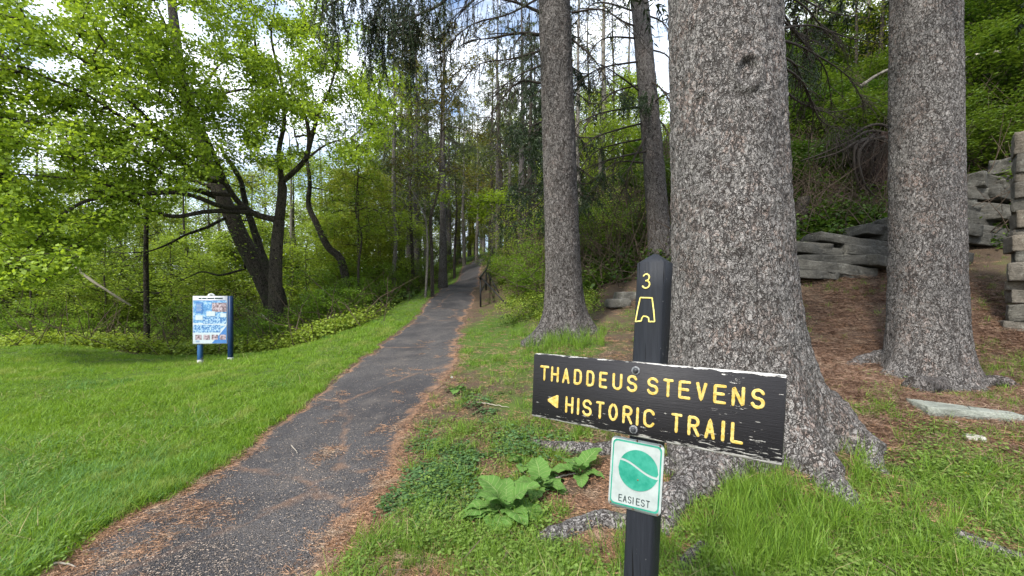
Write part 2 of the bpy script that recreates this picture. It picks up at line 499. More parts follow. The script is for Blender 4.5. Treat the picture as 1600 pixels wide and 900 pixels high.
M['hill_leaf'] = leaf_mat('shade-darkened hill leaf', (.03, .07, .010), (.11, .17, .025), .35, patch=.5)  # green leaf darkened: the hillside's shade is put into the colour
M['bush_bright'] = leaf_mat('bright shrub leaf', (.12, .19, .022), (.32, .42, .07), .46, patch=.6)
M['grass'] = leaf_mat('lawn grass blade', (.06, .145, .016), (.24, .385, .04), .42, patch=.8, old=(.29, .35, .09))
M['grass_tall'] = leaf_mat('tall grass blade', (.05, .125, .014), (.20, .33, .04), .40, patch=1.5)
M['grass_dry'] = leaf_mat('dry grass blade', (.22, .17, .08), (.42, .34, .18), .2)
M['weed'] = leaf_mat('weed leaf', (.045, .10, .018), (.16, .245, .05), .3, patch=1.4)
M['clover'] = leaf_mat('ground ivy leaf', (.035, .085, .03), (.09, .17, .06), .2, patch=1.4)
M['burdock'] = None
M['litter'] = leaf_mat('fallen needle', (.075, .043, .029), (.23, .145, .10), .05, patch=2.0, old=(.32, .24, .17))
M['litter_dark'] = leaf_mat('dark needle mat', (.045, .026, .018), (.14, .08, .055), .05, patch=2.0)
M['chip'] = leaf_mat('wood chip and grit', (.09, .08, .075), (.30, .24, .19), 0.02, patch=3.0)

# ground: soil, needle litter, grass thatch by vertex masks
def ground_mat():
    m = NB('forest ground', .95)
    pos = m.geo.outputs['Position']
    g = m.attr('grassy'); lt = m.attr('litter')
    n1 = m.noise(pos, 3.5, 7, .65); n2 = m.noise(pos, 22, 6, .7); n3 = m.noise(pos, 90, 4, .7)
    soil = m.mix(n1, (.055, .038, .026), (.12, .085, .055))
    lit = m.mix(n2, (.036, .024, .018), (.13, .082, .058))
    lit = m.mix(m.ramp(n3, [(.45, 0), (.7, .7)]), lit, (.23, .155, .10))
    gr = m.mix(n2, (.03, .06, .010), (.09, .15, .02))
    gr = m.mix(m.ramp(n1, [(.5, 0), (.75, .45)]), gr, (.12, .10, .04))
    br = lambda a: m.ramp(m.math('ADD', a, m.math('MULTIPLY', m.math('SUBTRACT', n1, .5), .9)), [(.38, 0), (.62, 1)])
    c = m.mix(br(lt), soil, lit)
    c = m.mix(br(g), c, gr)
    m.color(c)
    m.bump(m.math('ADD', n2, m.math('MULTIPLY', n3, .5)), .9, .03)
    return m.m
def path_mat():
    m = NB('gravel path', .92)
    pos = m.geo.outputs['Position']
    e = m.attr('edge')
    vo = m.n("ShaderNodeTexVoronoi"); vo.inputs['Scale'].default_value = 125; m.l(pos, vo.inputs['Vector'])
    sp = m.n("ShaderNodeSeparateColor"); m.l(vo.outputs['Color'], sp.inputs[0])
    n0 = m.noise(pos, .9, 4, .6); n1 = m.noise(pos, 5, 6, .65); n2 = m.noise(pos, 60, 4, .7)
    c = m.mix(m.ramp(sp.outputs[0], [(0, 0), (1, 1)]), (.034, .033, .035), (.105, .100, .102))
    c = m.mix(m.ramp(sp.outputs[1], [(.92, 0), (.95, .6)]), c, (.22, .19, .165))
    c = m.mix(m.ramp(n0, [(.38, .75), (.6, 0)]), c, (.033, .032, .036))
    c = m.mix(m.ramp(m.noise(pos, 2.3, 6, .7), [(.5, 0), (.68, .5)]), c, (.13, .115, .105))
    nd = m.mix(n2, (.13, .07, .042), (.36, .22, .14))
    f = m.math('ADD', m.math('MULTIPLY', e, 1.05), m.math('MULTIPLY', m.math('SUBTRACT', n1, .5), 1.5))
    f = m.math('MULTIPLY', m.ramp(f, [(.70, 0), (1.0, 1)]), m.ramp(n2, [(.3, .45), (.5, 1)]))
    c = m.mix(f, c, nd)
    # broken seams across the surfacing
    wv = m.n("ShaderNodeTexVoronoi"); wv.feature = 'DISTANCE_TO_EDGE'; wv.inputs['Scale'].default_value = .42
    q = m.n("ShaderNodeVectorMath"); q.operation = 'MULTIPLY_ADD'
    qn = m.n("ShaderNodeTexNoise"); qn.inputs['Scale'].default_value = 2.5; qn.inputs['Detail'].default_value = 5; m.l(pos, qn.inputs['Vector'])
    m.l(qn.outputs['Color'], q.inputs[0]); q.inputs[1].default_value = (.35, .35, .35); m.l(pos, q.inputs[2]); m.l(q.outputs[0], wv.inputs['Vector'])
    crk = m.ramp(wv.outputs['Distance'], [(0, 1), (.006, .9), (.02, 0)])
    c = m.mix(m.math('MULTIPLY', crk, m.ramp(n1, [(.40, 0), (.65, .6)])), c, nd)
    m.color(c)
    hgt = m.math('ADD', m.math('MULTIPLY', vo.outputs['Distance'], -.9), m.math('MULTIPLY', n2, .6))
    hgt = m.math('SUBTRACT', hgt, m.math('MULTIPLY', crk, .8))
    m.bump(hgt, .9, .012)
    return m.m
def rock_mat(name, a, b, lichen=.3):
    m = NB(name, .85)
    pos = m.tc.outputs['Object']
    st = m.noise(m.mapping(pos, (2.2, 2.2, 7)), 2.0, 7, .7, 1.6)
    n1 = m.noise(pos, 5, 7, .65); n2 = m.noise(pos, 45, 5, .7)
    c = m.mix(st, a, b)
    c = m.mix(m.ramp(n1, [(.35, .6), (.55, 0)]), c, tuple(x * .45 for x in a))
    c = m.mix(m.ramp(n2, [(.4, .4), (.55, 0)]), c, tuple(x * .5 for x in a))
    c = m.mix(m.ramp(m.noise(pos, 9, 5, .7), [(.58, 0), (.68, lichen)]), c, (.40, .41, .36))
    m.color(c)
    m.bump(m.math('ADD', m.math('MULTIPLY', st, .8), m.math('ADD', n1, m.math('MULTIPLY', n2, .4))), .9, .03)
    return m.m
M['ground'] = ground_mat(); M['path'] = path_mat()
M['rock'] = rock_mat('grey ledge rock', (.065, .063, .055), (.185, .175, .15), .3)
M['rock_dark'] = rock_mat('dark ledge rock', (.04, .04, .036), (.125, .12, .105), .2)
M['rock_wall'] = rock_mat('wall stone', (.09, .083, .07), (.25, .225, .19), .35)
M['rock_wall2'] = rock_mat('warm wall stone', (.11, .095, .075), (.27, .235, .19), .25)
M['slate'] = rock_mat('green grey slate', (.20, .22, .19), (.38, .40, .35), .3)
M['pebble'] = rock_mat('pale stone', (.4, .38, .34), (.62, .6, .55), .3)

def board_mat():
    m = NB('weathered black paint on board', .55)
    pos = m.tc.outputs['Object']           # x along board, z up, origin at board's lower left
    grain = m.noise(m.mapping(pos, (3.5, 40, 90)), 4, 6, .6, .3)
    streak = m.noise(m.mapping(pos, (9, 30, 70)), 2.2, 5, .75)
    patchy = m.noise(pos, 7, 3)
    sep = m.n("ShaderNodeSeparateXYZ"); m.l(pos, sep.inputs[0])
    c = m.mix(grain, (.010, .0098, .0108), (.036, .035, .039))
    # worn through to white primer: more at the lower edge, the ends and the top edge
    wear = m.ramp(m.math('DIVIDE', sep.outputs[0], .79), [(0, .06), (.25, .02), (.6, .03), (.8, .085), (1, .10)])
    low = m.ramp(m.math('DIVIDE', sep.outputs[2], .235), [(0, .23), (.05, .08), (.25, .03), (.55, 0), (.93, -.02), (.98, .03), (1, .16)])
    thr = m.math('SUBTRACT', .69, m.math('ADD', wear, low))
    k = m.math('GREATER_THAN', m.math('ADD', m.math('MULTIPLY', streak, .75), m.math('MULTIPLY', patchy, .25)), thr)
    c = m.mix(k, c, m.mix(grain, (.45, .43, .39), (.78, .77, .73)))
    m.color(c)
    m.bump(m.math('ADD', grain, m.math('MULTIPLY', k, -.8)), .55, .0035)
    return m.m
def post_mat():
    m = NB('weathered black painted post', .6)
    pos = m.tc.outputs['Object']
    grain = m.noise(m.mapping(pos, (70, 70, 2.5)), 2, 6, .65, .2)
    crk = m.ramp(m.noise(m.mapping(pos, (45, 45, 1.1)), 2, 3, .5), [(.30, 1), (.36, 0)])
    c = m.mix(grain, (.006, .007, .010), (.024, .028, .036))
    c = m.mix(crk, c, (.004, .004, .005))
    sp = m.noise(m.mapping(pos, (1, 1, .35)), 95, 3, .8)
    c = m.mix(m.ramp(sp, [(.70, 0), (.73, .8)]), c, (.5, .5, .48))
    m.color(c)
    m.bump(m.math('SUBTRACT', grain, crk), .6, .004)
    return m.m
M['board'] = board_mat(); M['post'] = post_mat()
def paint(name, a, b, scale=60, rough=.5, bump=.4, dirt=None):
    m = NB(name, rough); pos = m.tc.outputs['Object']
    n = m.noise(pos, scale, 5, .65)
    c = m.mix(m.ramp(n, [(.35, 0), (.65, 1)]), a, b)
    if dirt: c = m.mix(m.ramp(m.noise(pos, 22, 6, .75), [(.56, 0), (.7, .6)]), c, dirt)
    m.color(c); m.bump(n, bump, .0015); return m.m
M['yellow'] = paint('yellow lettering paint', (.44, .29, .04), (.60, .48, .18), 70, dirt=(.34, .27, .10))
M['yellow_post'] = paint('yellow thin paint', (.60, .50, .10), (.75, .66, .25), 120)
M['plaque_white'] = paint('white aluminium sheet', (.29, .335, .325), (.40, .45, .44), 14, .35, .1, (.32, .36, .34))
M['plaque_green'] = paint('green print', (.015, .20, .135), (.05, .30, .22), 22, .4, .1)
M['plaque_rim'] = paint('pale rim', (.42, .47, .455), (.50, .55, .54), 40, .35, .1)
M['ink'] = paint('dark ink', (.015, .03, .03), (.03, .05, .05), 50, .5, .1)
M['bolt'] = paint('black painted steel', (.02, .022, .026), (.06, .065, .07), 80, .35, .3)
M['washer'] = paint('worn galvanised steel', (.03, .035, .04), (.30, .31, .32), 130, .4, .2)
M['rail'] = paint('black iron rail', (.006, .006, .007), (.018, .018, .02), 40, .5, .3)
M['blue'] = paint('dark blue paint', (.006, .022, .07), (.01, .035, .10), 12, .45, .1)
M['blue_light'] = paint('lighter blue paint', (.02, .08, .20), (.035, .11, .26), 12, .5, .1)  # the lighter of the two leg blues
M['white'] = paint('white enamel', (.42, .44, .46), (.50, .52, .54), 10, .45, .1)
M['foot'] = paint('chipped white foot', (.25, .27, .28), (.60, .62, .62), 26, .6, .3)
M['rust'] = paint('rust', (.09, .04, .02), (.2, .1, .05), 60, .8)

# ------------------------------------------------------------------ ground sheet
def lawn_far(x):      # far border of the mown grass left of the path
    return np.interp(x, [-40, -14, -9, -6.5, -4.9, -4.2], [13.2, 12.6, 12.3, 11.6, 11.2, 12.5])
def verge_w(y):       # width of the grass verge left of the path above the lawn
    return np.interp(y, [11, 12.5, 16, 22, 40], [2.4, 1.5, 1.15, 1.1, 1.3])
def left_grass(x, y):
    l, r = path_edges(y)
    lawn = np.minimum((lawn_far(x) - y) / .5, (l - x) / .12)
    ver = np.minimum((x - (l - verge_w(y))) / .25, (l - x) / .1)
    ver = np.where((y > 10) & (y < 44), ver, -1)
    return np.clip(np.maximum(lawn, ver), 0, 1)
def gsoft(x, y, cx, cy, rx, ry):
    return np.exp(-(((x - cx) / rx) ** 2 + ((y - cy) / ry) ** 2))
def masks(x, y):
    l, r = path_edges(y)
    lg = left_grass(x, y)
    right = (x > r)
    d = x - r
    gr = np.where(right, .42, lg)
    lt = np.where(right, .35, 0)
    band = np.where(right, np.exp(-np.maximum(d, 0) / .16), np.where(x < l, np.exp(-np.maximum(l - x, 0) / .06), 0))
    lt = np.maximum(lt, np.where(y < 14, band, band * .5)); gr = gr * (1 - band)
    # needle carpet round the big spruces
    lit = np.clip(gsoft(x, y, 4.9, 5.1, 2.0, 1.5) * 1.3 + gsoft(x, y, 4.3, 3.9, 1.3, .75) * 1.0 + gsoft(x, y, .75, 2.35, .45, .5) * .9 + gsoft(x, y, 2.1, 4.2, .9, .9) + gsoft(x, y, 1.1, 2.9, .75, .5) * .9 + gsoft(x, y, 7.3, 6.6, 1.9, 2.1), 0, 1)
    gp = np.clip(.5 + 2.2 * fbm(np.stack([x, y, x * 0], -1) * .9, 55, 2), 0, 1)
    lt = np.where(right, np.maximum(lt, lit * (1 - .5 * gp)), lt); gr = np.where(right, gr * (1 - .9 * lit * (1 - .75 * gp)), gr)
    bright = np.clip(gsoft(x, y, .6, 6.6, 1.0, 1.0) + gsoft(x, y, -.4, 9, 1.0, 3.0) + gsoft(x, y, 1.45, 2.35, .45, .6) + gsoft(x, y, 2.8, 2.3, 1.2, .6) * .8 + gsoft(x, y, .2, 4.6, .8, .7) * .5 + gsoft(x, y, -.45, 2.45, .45, .45), 0, 1)
    gr = np.where(right, np.maximum(gr, bright), gr)
    hill = np.clip((x - 1.0) / 2, 0, 1) * np.clip((y - 8) / 2, 0, 1)
    gr = gr * (1 - .35 * hill); lt = np.where(hill > .3, .25, lt)
    forest = (x < l) & (lg <= 0)
    gr = np.where(forest, .25, gr); lt = np.where(forest, .4, lt)
    return gr, lt
def build_ground():
    n = 430
    u = np.linspace(-1, 1, n)
    a = math.asinh(150 / 1.5)
    xs = 1.5 * np.sinh(u * a)
    a2 = math.asinh(160 / 2.5)
    ys = 4.0 + 2.5 * np.sinh(np.linspace(-.82, 1, n) * a2)
    X, Y = np.meshgrid(xs, ys)
    Z = H(X, Y)
    ins = path_in(X, Y)
    Z = np.where((Y < 58), Z - .05 * np.clip((ins - .04) / .12, 0, 1), Z)
    gr, lt = masks(X, Y)
    i, j = np.meshgrid(np.arange(n - 1), np.arange(n - 1), indexing='ij')
    A = (i * n + j).ravel()
    Q = np.stack([A, A + 1, A + n + 1, A + n], 1)
    V = np.stack([X.ravel(), Y.ravel(), Z.ravel()], 1)
    me = new_mesh('ground', V, Q, M['ground'], True, vattr={'grassy': gr.ravel(), 'litter': lt.ravel()})
    tag(link('ground', me), kind='structure')
    # gravel path: its own sheet, crowned a little, ragged edges tucked into the ground
    ys = np.concatenate([np.arange(-3, 8, .05), np.arange(8, 20, .1), np.arange(20, 56, .25)])
    L, R = path_edges(ys)
    m = 30
    t = np.linspace(0, 1, m)
    X = L[:, None] * (1 - t) + R[:, None] * t
    Y = np.repeat(ys[:, None], m, 1)
    Z = H(X, Y) + .004 - .012 * np.clip(1 - np.minimum(t, 1 - t) / .04, 0, 1)[None] + .006 * fbm(np.stack([X, Y, X * 0], -1) * 4, 21, 2)
    e = np.maximum(1 - t / .16, 1 - (1 - t) / .30)
    e = np.clip(np.repeat(e[None], len(ys), 0), 0, 1)
    i, j = np.meshgrid(np.arange(len(ys) - 1), np.arange(m - 1), indexing='ij')
    A = (i * m + j).ravel(); Q = np.stack([A, A + 1, A + m + 1, A + m], 1)
    me = new_mesh('path', np.stack([X.ravel(), Y.ravel(), Z.ravel()], 1), Q, M['path'], True, vattr={'edge': e.ravel()})
    tag(link('path', me), kind='structure')
build_ground()

# ------------------------------------------------------------------ trail sign
BA = np.array([.079, 1.559]); BB = np.array([.7035, 1.076])
BU2 = (BB - BA) / np.linalg.norm(BB - BA); BL = float(np.linalg.norm(BB - BA))
U3 = np.array([BU2[0], BU2[1], 0]); N3 = np.array([BU2[1], -BU2[0], 0])   # N3 towards the viewer
if N3[1] > 0: N3 = -N3
BT, BB_Z = 1.314, 1.079
SHEAR = .045
ORG = np.array([BA[0], BA[1], BB_Z])
# local frame: x along the board, y away from the viewer, z up
def sgn_root():
    o = thing('trail_sign', on(.4, 1.34), 'black wooden trail signpost with routed yellow letters and a small green and white plaque', 'signpost')
    return o
def sgn(name, V, Fc, mat, parent, smooth=False, **kw):
    """V local (s, depth, z above board bottom): object keeps the local frame so grain follows the wood"""
    V = np.asarray(V, float).copy()
    V[:, 0] += SHEAR * (V[:, 2] - .12)
    me = new_mesh(name, V, Fc, mat, smooth, **kw)
    o = link(name, me, parent)
    R = Matrix(((U3[0], -N3[0], 0, 0), (U3[1], -N3[1], 0, 0), (0, 0, 1, 0), (0, 0, 0, 1)))
    Wd = Matrix.Translation(ORG.tolist()) @ R
    if parent.get('_frame'):
        pass
    else:
        o.matrix_local = Matrix.Translation(-Vector(root_off(parent))) @ Wd
        o['_frame'] = 1
    return o
def root_off(p):
    v = Vector((0, 0, 0))
    while p is not None: v += Vector(p.location); p = p.parent
    return v
def s_of(px, depth=0.0):
    """position along the board that shows at photo column px, for a plane `depth` behind the face"""
    k = (px - 800) / F
    a = BA - N3[:2] * depth
    t = (k * a[1] - a[0]) / (BU2[0] - k * BU2[1])
    return t
def z_of(px, py, depth=0.0):
    t = s_of(px, depth); y = BA[1] - N3[1] * depth + BU2[1] * t
    return EYE - (py - HY) / F * y - BB_Z
def bevel_box(x0, x1, y0, y1, z0, z1, b=.003):
    V = []
    for z, k in ((z0, b), (z0 + b, 0), (z1 - b, 0), (z1, b)):
        V += [(x0 + k, y0 + k, z), (x1 - k, y0 + k, z), (x1 - k, y1 - k, z), (x0 + k, y1 - k, z)]
    Q = [(3, 2, 1, 0), (12, 13, 14, 15)]
    for r in range(3):
        for j in range(4):
            a = r * 4 + j; c = r * 4 + (j + 1) % 4
            Q.append((a, c, c + 4, a + 4))
    return np.array(V, float), np.array(Q)
# routed letters, one by one: strokes in a unit box, y up
def arc(cx, cy, rx, ry, a0, a1, n=9):
    return [(cx + rx * math.cos(math.radians(a)), cy + ry * math.sin(math.radians(a))) for a in np.linspace(a0, a1, n)]
S_ = [arc(.5, .76, .46, .24, 20, 180, 8) + arc(.5, .745, .46, .235, 180, 262, 4) + arc(.5, .27, .48, .245, 82, 0, 5) + arc(.5, .25, .48, .25, 0, -165, 9)]
GL = {
 'T': [[(0, 1), (1, 1)], [(.5, 1), (.5, 0)]],
 'H': [[(.05, 1), (.05, 0)], [(.95, 1), (.95, 0)], [(.05, .5), (.95, .5)]],
 'A': [[(0, 0), (.5, 1), (1, 0)], [(.2, .32), (.8, .32)]],
 'D': [[(.05, 0), (.05, 1), (.6, 1), (.88, .9), (.98, .72), (.98, .28), (.88, .1), (.6, 0), (.05, 0)]],
 'E': [[(1, 1), (.05, 1), (.05, 0), (1, 0)], [(.05, .52), (.85, .52)]],
 'U': [[(.02, 1), (.02, .3)] + arc(.5, .28, .48, .28, 180, 360, 9) + [(.98, 1)]],
 'S': S_,
 'V': [[(0, 1), (.5, 0), (1, 1)]],
 'N': [[(.03, 0), (.03, 1), (.97, 0), (.97, 1)]],
 'I': [[(.5, 1), (.5, 0)]],
 'O': [arc(.5, .5, .5, .5, 90, 450, 21)],
 'R': [[(.05, 0), (.05, 1), (.62, 1), (.88, .92), (.97, .76), (.88, .58), (.62, .5), (.05, .5)], [(.5, .5), (1, 0)]],
 'C': [arc(.55, .72, .5, .28, 20, 180, 8) + [(.05, .5)] + arc(.55, .28, .5, .28, 180, 340, 8)],
 'L': [[(.05, 1), (.05, 0), (1, 0)]],
 'Y': [[(0, 1), (.5, .5), (1, 1)], [(.5, .5), (.5, 0)]],
 '3': [arc(.45, .76, .42, .24, 150, 0, 8) + arc(.45, .74, .40, .22, 0, -90, 5)[1:] , arc(.45, .26, .5, .27, 90, -150, 11)],
}
def ribbon(mb, pts, w, y0, lift=.0014, wob=.0006, rng=RNG, n=6):
    """painted groove: round-ended stroke, its rim proud and its middle hollow"""
    P = np.asarray(pts, float)
    closed = np.hypot(*(P[0] - P[-1])) < 1e-6
    # resample
    seg = np.hypot(*np.diff(P, axis=0).T); cum = np.concatenate([[0], np.cumsum(seg)])
    m = max(3, int(cum[-1] / (w * .33)) + 1)
    tt = np.linspace(0, cum[-1], m)
    P = np.stack([np.interp(tt, cum, P[:, 0]), np.interp(tt, cum, P[:, 1])], 1)
    T = np.gradient(P, axis=0); T /= np.hypot(*T.T)[:, None] + 1e-9
    Nn = np.stack([-T[:, 1], T[:, 0]], 1)
    hw = np.full(m, w / 2) * (1 + rng.normal(size=m) * .07)
    prof = [(-1, 0), (-.8, -1), (-.25, -.35), (.25, -.35), (.8, -1), (1, 0)]
    rows = []
    ext = []
    if not closed:
        for k, (o, s) in enumerate([(-.5, .55), (-.28, .87)]): ext.append((0, o * w, s))
    for i in range(m): ext.append((i, 0, 1))
    if not closed:
        for o, s in [(.28, .87), (.5, .55)]: ext.append((m - 1, o * w, s))
    for i, o, s in ext:
        c = P[i] + T[i] * o
        for a, d in prof:
            q = c + Nn[i] * a * hw[i] * s
            rows.append((q[0], y0 + d * lift * (1 if abs(s - 1) < .2 else .6), q[1]))
    V = np.array(rows); k = len(prof); r = len(ext)
    i, j = np.meshgrid(np.arange(r - 1), np.arange(k - 1), indexing='ij')
    A = (i * k + j).ravel()
    mb.add(V, np.stack([A, A + k, A + k + 1, A + 1], 1))
def build_sign():
    rt = sgn_root()
    D = .03                                    # board thickness
    # board
    V, Q = bevel_box(0, BL, 0, D, 0, BT - BB_Z, .0035)
    # subdivide the outline a bit unevenly: rough ends
    board = sgn('board', V, Q, M['board'], rt)
    R1 = [('T', 844, 856.5), ('H', 860.5, 872.5), ('A', 878.5, 889), ('D', 896, 908), ('D', 915.5, 927.5), ('E', 935.5, 947.5), ('U', 956.5, 971), ('S', 979, 994.5),
          ('S', 1010.5, 1027.5), ('T', 1036, 1050), ('E', 1059, 1077), ('V', 1087, 1102.5), ('E', 1113.5, 1132.5), ('N', 1142.5, 1162), ('S', 1172.5, 1193.5)]
    R2 = [('H', 884.5, 897), ('I', 903.5, 905.5), ('S', 911.5, 925.5), ('T', 933, 944.5), ('O', 952.5, 966), ('R', 974, 989), ('I', 996, 998.5), ('C', 1006.5, 1023),
          ('T', 1051, 1066), ('R', 1076, 1094), ('A', 1103.5, 1118), ('I', 1130, 1132.5), ('L', 1143.5, 1162)]
    TH = BT - BB_Z
    sw = .0088
    for row, v0, v1 in ((R1, .040, .095), (R2, .140, .198)):
        for ch, a, b in row:
            s0, s1 = s_of(a) , s_of(b)
            zt, zb = TH - v0 - sw / 2, TH - v1 + sw / 2
            if ch != 'I': s0 += sw / 2 * .6; s1 -= sw / 2 * .6
            mb = MB()
            for k, st in enumerate(GL[ch]):
                ribbon(mb, [(s0 + x * (s1 - s0) - SHEAR * 0, zb + y * (zt - zb)) for x, y in st], sw, -.0006 - .0003 * k)
            V, fs, fa = mb.data()
            me_parent = letter(board, 'letter', V, fs, M['yellow'])
    # arrowhead: sunk triangle with a rim
    a, b = s_of(856), s_of(873.5)
    zt, zb = TH - .139, TH - .190
    mb = MB(); zc = (zt + zb) / 2
    tri = [(a, zc), (b, zt), (b, zb), (a, zc)]
    ribbon(mb, [(a + .004, zc), (b - .004, zt - .005), (b - .004, zb + .005), (a + .004, zc)], .008, -.0006)
    mb.add([(a + .006, -.0005, zc), (b - .006, -.0005, zt - .009), (b - .006, -.0005, zb + .009)], None, [(0, 1, 2)])
    V, fs, fa = mb.data(); letter(board, 'arrow', V, fs, M['yellow'])
    # post: square timber with a four sided cap, built in the same frame, standing in the ground
    pw = .089; pc = s_of(1006, D) + .001
    x0, x1, y0, y1 = pc - pw / 2, pc + pw / 2, D + .001, D + .001 + pw
    gz = float(H(.44, 1.33)) - BB_Z
    zs = np.linspace(gz - .3, 1.632 - BB_Z, 24)
    b = .005; V = []
    ring = [(x0 + b, y0), (x1 - b, y0), (x1, y0 + b), (x1, y1 - b), (x1 - b, y1), (x0 + b, y1), (x0, y1 - b), (x0, y0 + b)]
    for k, z in enumerate(zs):
        for j, (x, y) in enumerate(ring):
            w = vnoise(np.array([[z * 9, j * 3.1, 2.]]), 5)[0] * .0012
            V.append((x + w, y + w, z))
    n = len(zs); Q = [(r * 8 + j, r * 8 + (j + 1) % 8, r * 8 + 8 + (j + 1) % 8, r * 8 + 8 + j) for r in range(n - 1) for j in range(8)]
    k = len(V); ap = 4; zc = 1.662 - BB_Z
    cxp, cyp = (x0 + x1) / 2, (y0 + y1) / 2; e = .006
    V += [(cxp - e, cyp - e, zc), (cxp + e, cyp - e, zc), (cxp + e, cyp + e, zc), (cxp - e, cyp + e, zc)]
    t0 = (n - 1) * 8
    Q += [(t0 + 0, t0 + 1, k + 1, k), (t0 + 2, t0 + 3, k + 2, k + 1), (t0 + 4, t0 + 5, k + 3, k + 2), (t0 + 6, t0 + 7, k, k + 3), (k, k + 1, k + 2, k + 3)]
    T = [(t0 + 1, t0 + 2, k + 1), (t0 + 3, t0 + 4, k + 2), (t0 + 5, t0 + 6, k + 3), (t0 + 7, t0 + 0, k)]
    post = sgn('post', V, [Q, T], M['post'], rt)
    d = D + .001
    def pp(px, py): 
        z = z_of(px, py, d); return (s_of(px, d) - SHEAR * (z - .12), z)
    mb = MB()
    a, b_ = pp(1004, 450), pp(1016.5, 428)
    for st in GL['3']:
        ribbon(mb, [(a[0] + x * (b_[0] - a[0]), a[1] + y * (b_[1] - a[1])) for x, y in st], .0048, d - .0008, .001)
    V, fs, fa = mb.data(); letter(post, 'number', V, fs, M['yellow_post'])
    em = [(1000.5, 465), (1019, 465.5), (1021.5, 485), (1023, 502.5), (1014, 502.5), (1013.5, 496.5), (1010, 494.5), (1005.5, 494), (1003, 497), (1002, 501.5), (993, 502.5), (996, 486), (1000.5, 465)]
    mb = MB(); ribbon(mb, [pp(*q) for q in em], .0044, d - .0008, .001)
    V, fs, fa = mb.data(); letter(post, 'stone_furnace_emblem', V, fs, M['yellow_post'])
    # bolts
    for px, py in ((993.5, 579), (990, 671)):
        s, z = s_of(px), z_of(px, py); s -= SHEAR * (z - .12)
        mb = MB(); a = np.arange(24) * 2 * PI / 24
        def disc(r0, y0_, r1, y1_):
            V = np.vstack([np.stack([s + r * np.cos(a), np.full(24, y), z + r * np.sin(a)], 1) for r, y in ((r0, 0), (r0, y0_), (r1, y1_))])
            V = np.vstack([V, [(s, y1_, z)]])
            Q = [(r * 24 + j, r * 24 + (j + 1) % 24, (r + 1) * 24 + (j + 1) % 24, (r + 1) * 24 + j) for r in range(2) for j in range(24)]
            T = [(48 + j, 48 + (j + 1) % 24, 72) for j in range(24)]
            return V, Q, T
        mb.add(*disc(.0135, -.002, .0125, -.003))
        V, fs, fa = mb.data(); bo = letter(rt, 'bolt', V, fs, M['washer'], top=True)
        mb = MB(); mb.add(*disc(.0088, -.005, .005, -.0095))
        V, fs, fa = mb.data(); letter(bo, 'bolt_head', V, fs, M['bolt'])
    # plaque
    yp = D - .0015
    c4 = [(957, 677), (1039, 692.5), (1032, 811), (949.5, 790)]
    def q(px, py):
        z = z_of(px, py, D); return np.array([s_of(px, D) - SHEAR * (z - .12), z])
    tl, tr, br, bl = [q(*c) for c in c4]
    def bl2(u, v): return (tl * (1 - u) + tr * u) * (1 - v) + (bl * (1 - u) + br * u) * v
    def rrect(m0, r, nn=5):
        out = []
        for cx, cy, a0 in ((m0 + r, m0 + r, 180), (1 - m0 - r, m0 + r, 270), (1 - m0 - r, 1 - m0 - r, 0), (m0 + r, 1 - m0 - r, 90)):
            for a in np.linspace(a0, a0 + 90, nn): out.append((cx + r * math.cos(math.radians(a)), cy + r * .75 * math.sin(math.radians(a))))
        return out
    def sheet(name, outline, y, mat, parent, thick=.0, warp=True):
        P = [bl2(u, v) for u, v in outline]; n = len(P)
        c = np.mean(P, 0)
        wv = lambda u, v: y - (.0035 * math.sin(v * 5 + u * 2) * (abs(u - .5)) if warp else 0)
        # grid fan in three rings
        V = []; Q = []; T = []
        for r in (1, .66, .33):
            for (u, v) in outline:
                uu, vv = .5 + (u - .5) * r, .5 + (v - .5) * r
                p = bl2(uu, vv); V.append((p[0], wv(uu, vv), p[1]))
        p = bl2(.5, .5); V.append((p[0], wv(.5, .5), p[1]))
        for r in range(2):
            for j in range(n): Q.append((r * n + j, r * n + (j + 1) % n, (r + 1) * n + (j + 1) % n, (r + 1) * n + j))
        for j in range(n): T.append((2 * n + j, 2 * n + (j + 1) % n, 3 * n))
        if thick:
            k = len(V)
            for (u, v) in outline: p = bl2(u, v); V.append((p[0], wv(u, v) + thick, p[1]))
            for j in range(n): Q.append((j, k + j, k + (j + 1) % n, (j + 1) % n))
        return letter(parent, name, np.array(V), [Q, T], mat)
    pl = sheet('plaque', rrect(0, .09), yp, M['plaque_rim'], rt, .002)
    sheet('green_border', rrect(.035, .08), yp - .0007, M['plaque_green'], pl)
    sheet('white_face', rrect(.062, .07), yp - .0014, M['plaque_white'], pl)
    wf = lambda u, v: yp - .0035 * math.sin(v * 5 + u * 2) * abs(u - .5)
    # green disc cut in two by a white wave
    cu, cv, ru, rv = .55, .425, .375, .272
    def wave(u): return cv - .03 + .085 * math.sin((u - cu) / ru * 1.7)
    for side in (-1, 1):
        us = np.linspace(-1, 1, 29)
        V = []; 
        for k in us:
            u = cu + k * ru * .999; h = rv * math.sqrt(max(0, 1 - k * k)); w = wave(u) + side * .016
            lo, hi = (max(w, cv - h), cv + h) if side > 0 else (cv - h, min(w, cv + h))
            if hi < lo: hi = lo
            for t in np.linspace(lo, hi, 7):
                p = bl2(u, t); V.append((p[0], wf(u, t) - .0032, p[1]))
        n = 7; i, j = np.meshgrid(np.arange(28), np.arange(6), indexing='ij'); A = (i * n + j).ravel()
        letter(pl, 'green_half_disc', np.array(V), [np.stack([A, A + 1, A + n + 1, A + n], 1)], M['plaque_green'])
    # EASIEST
    u0, du = .215, .088
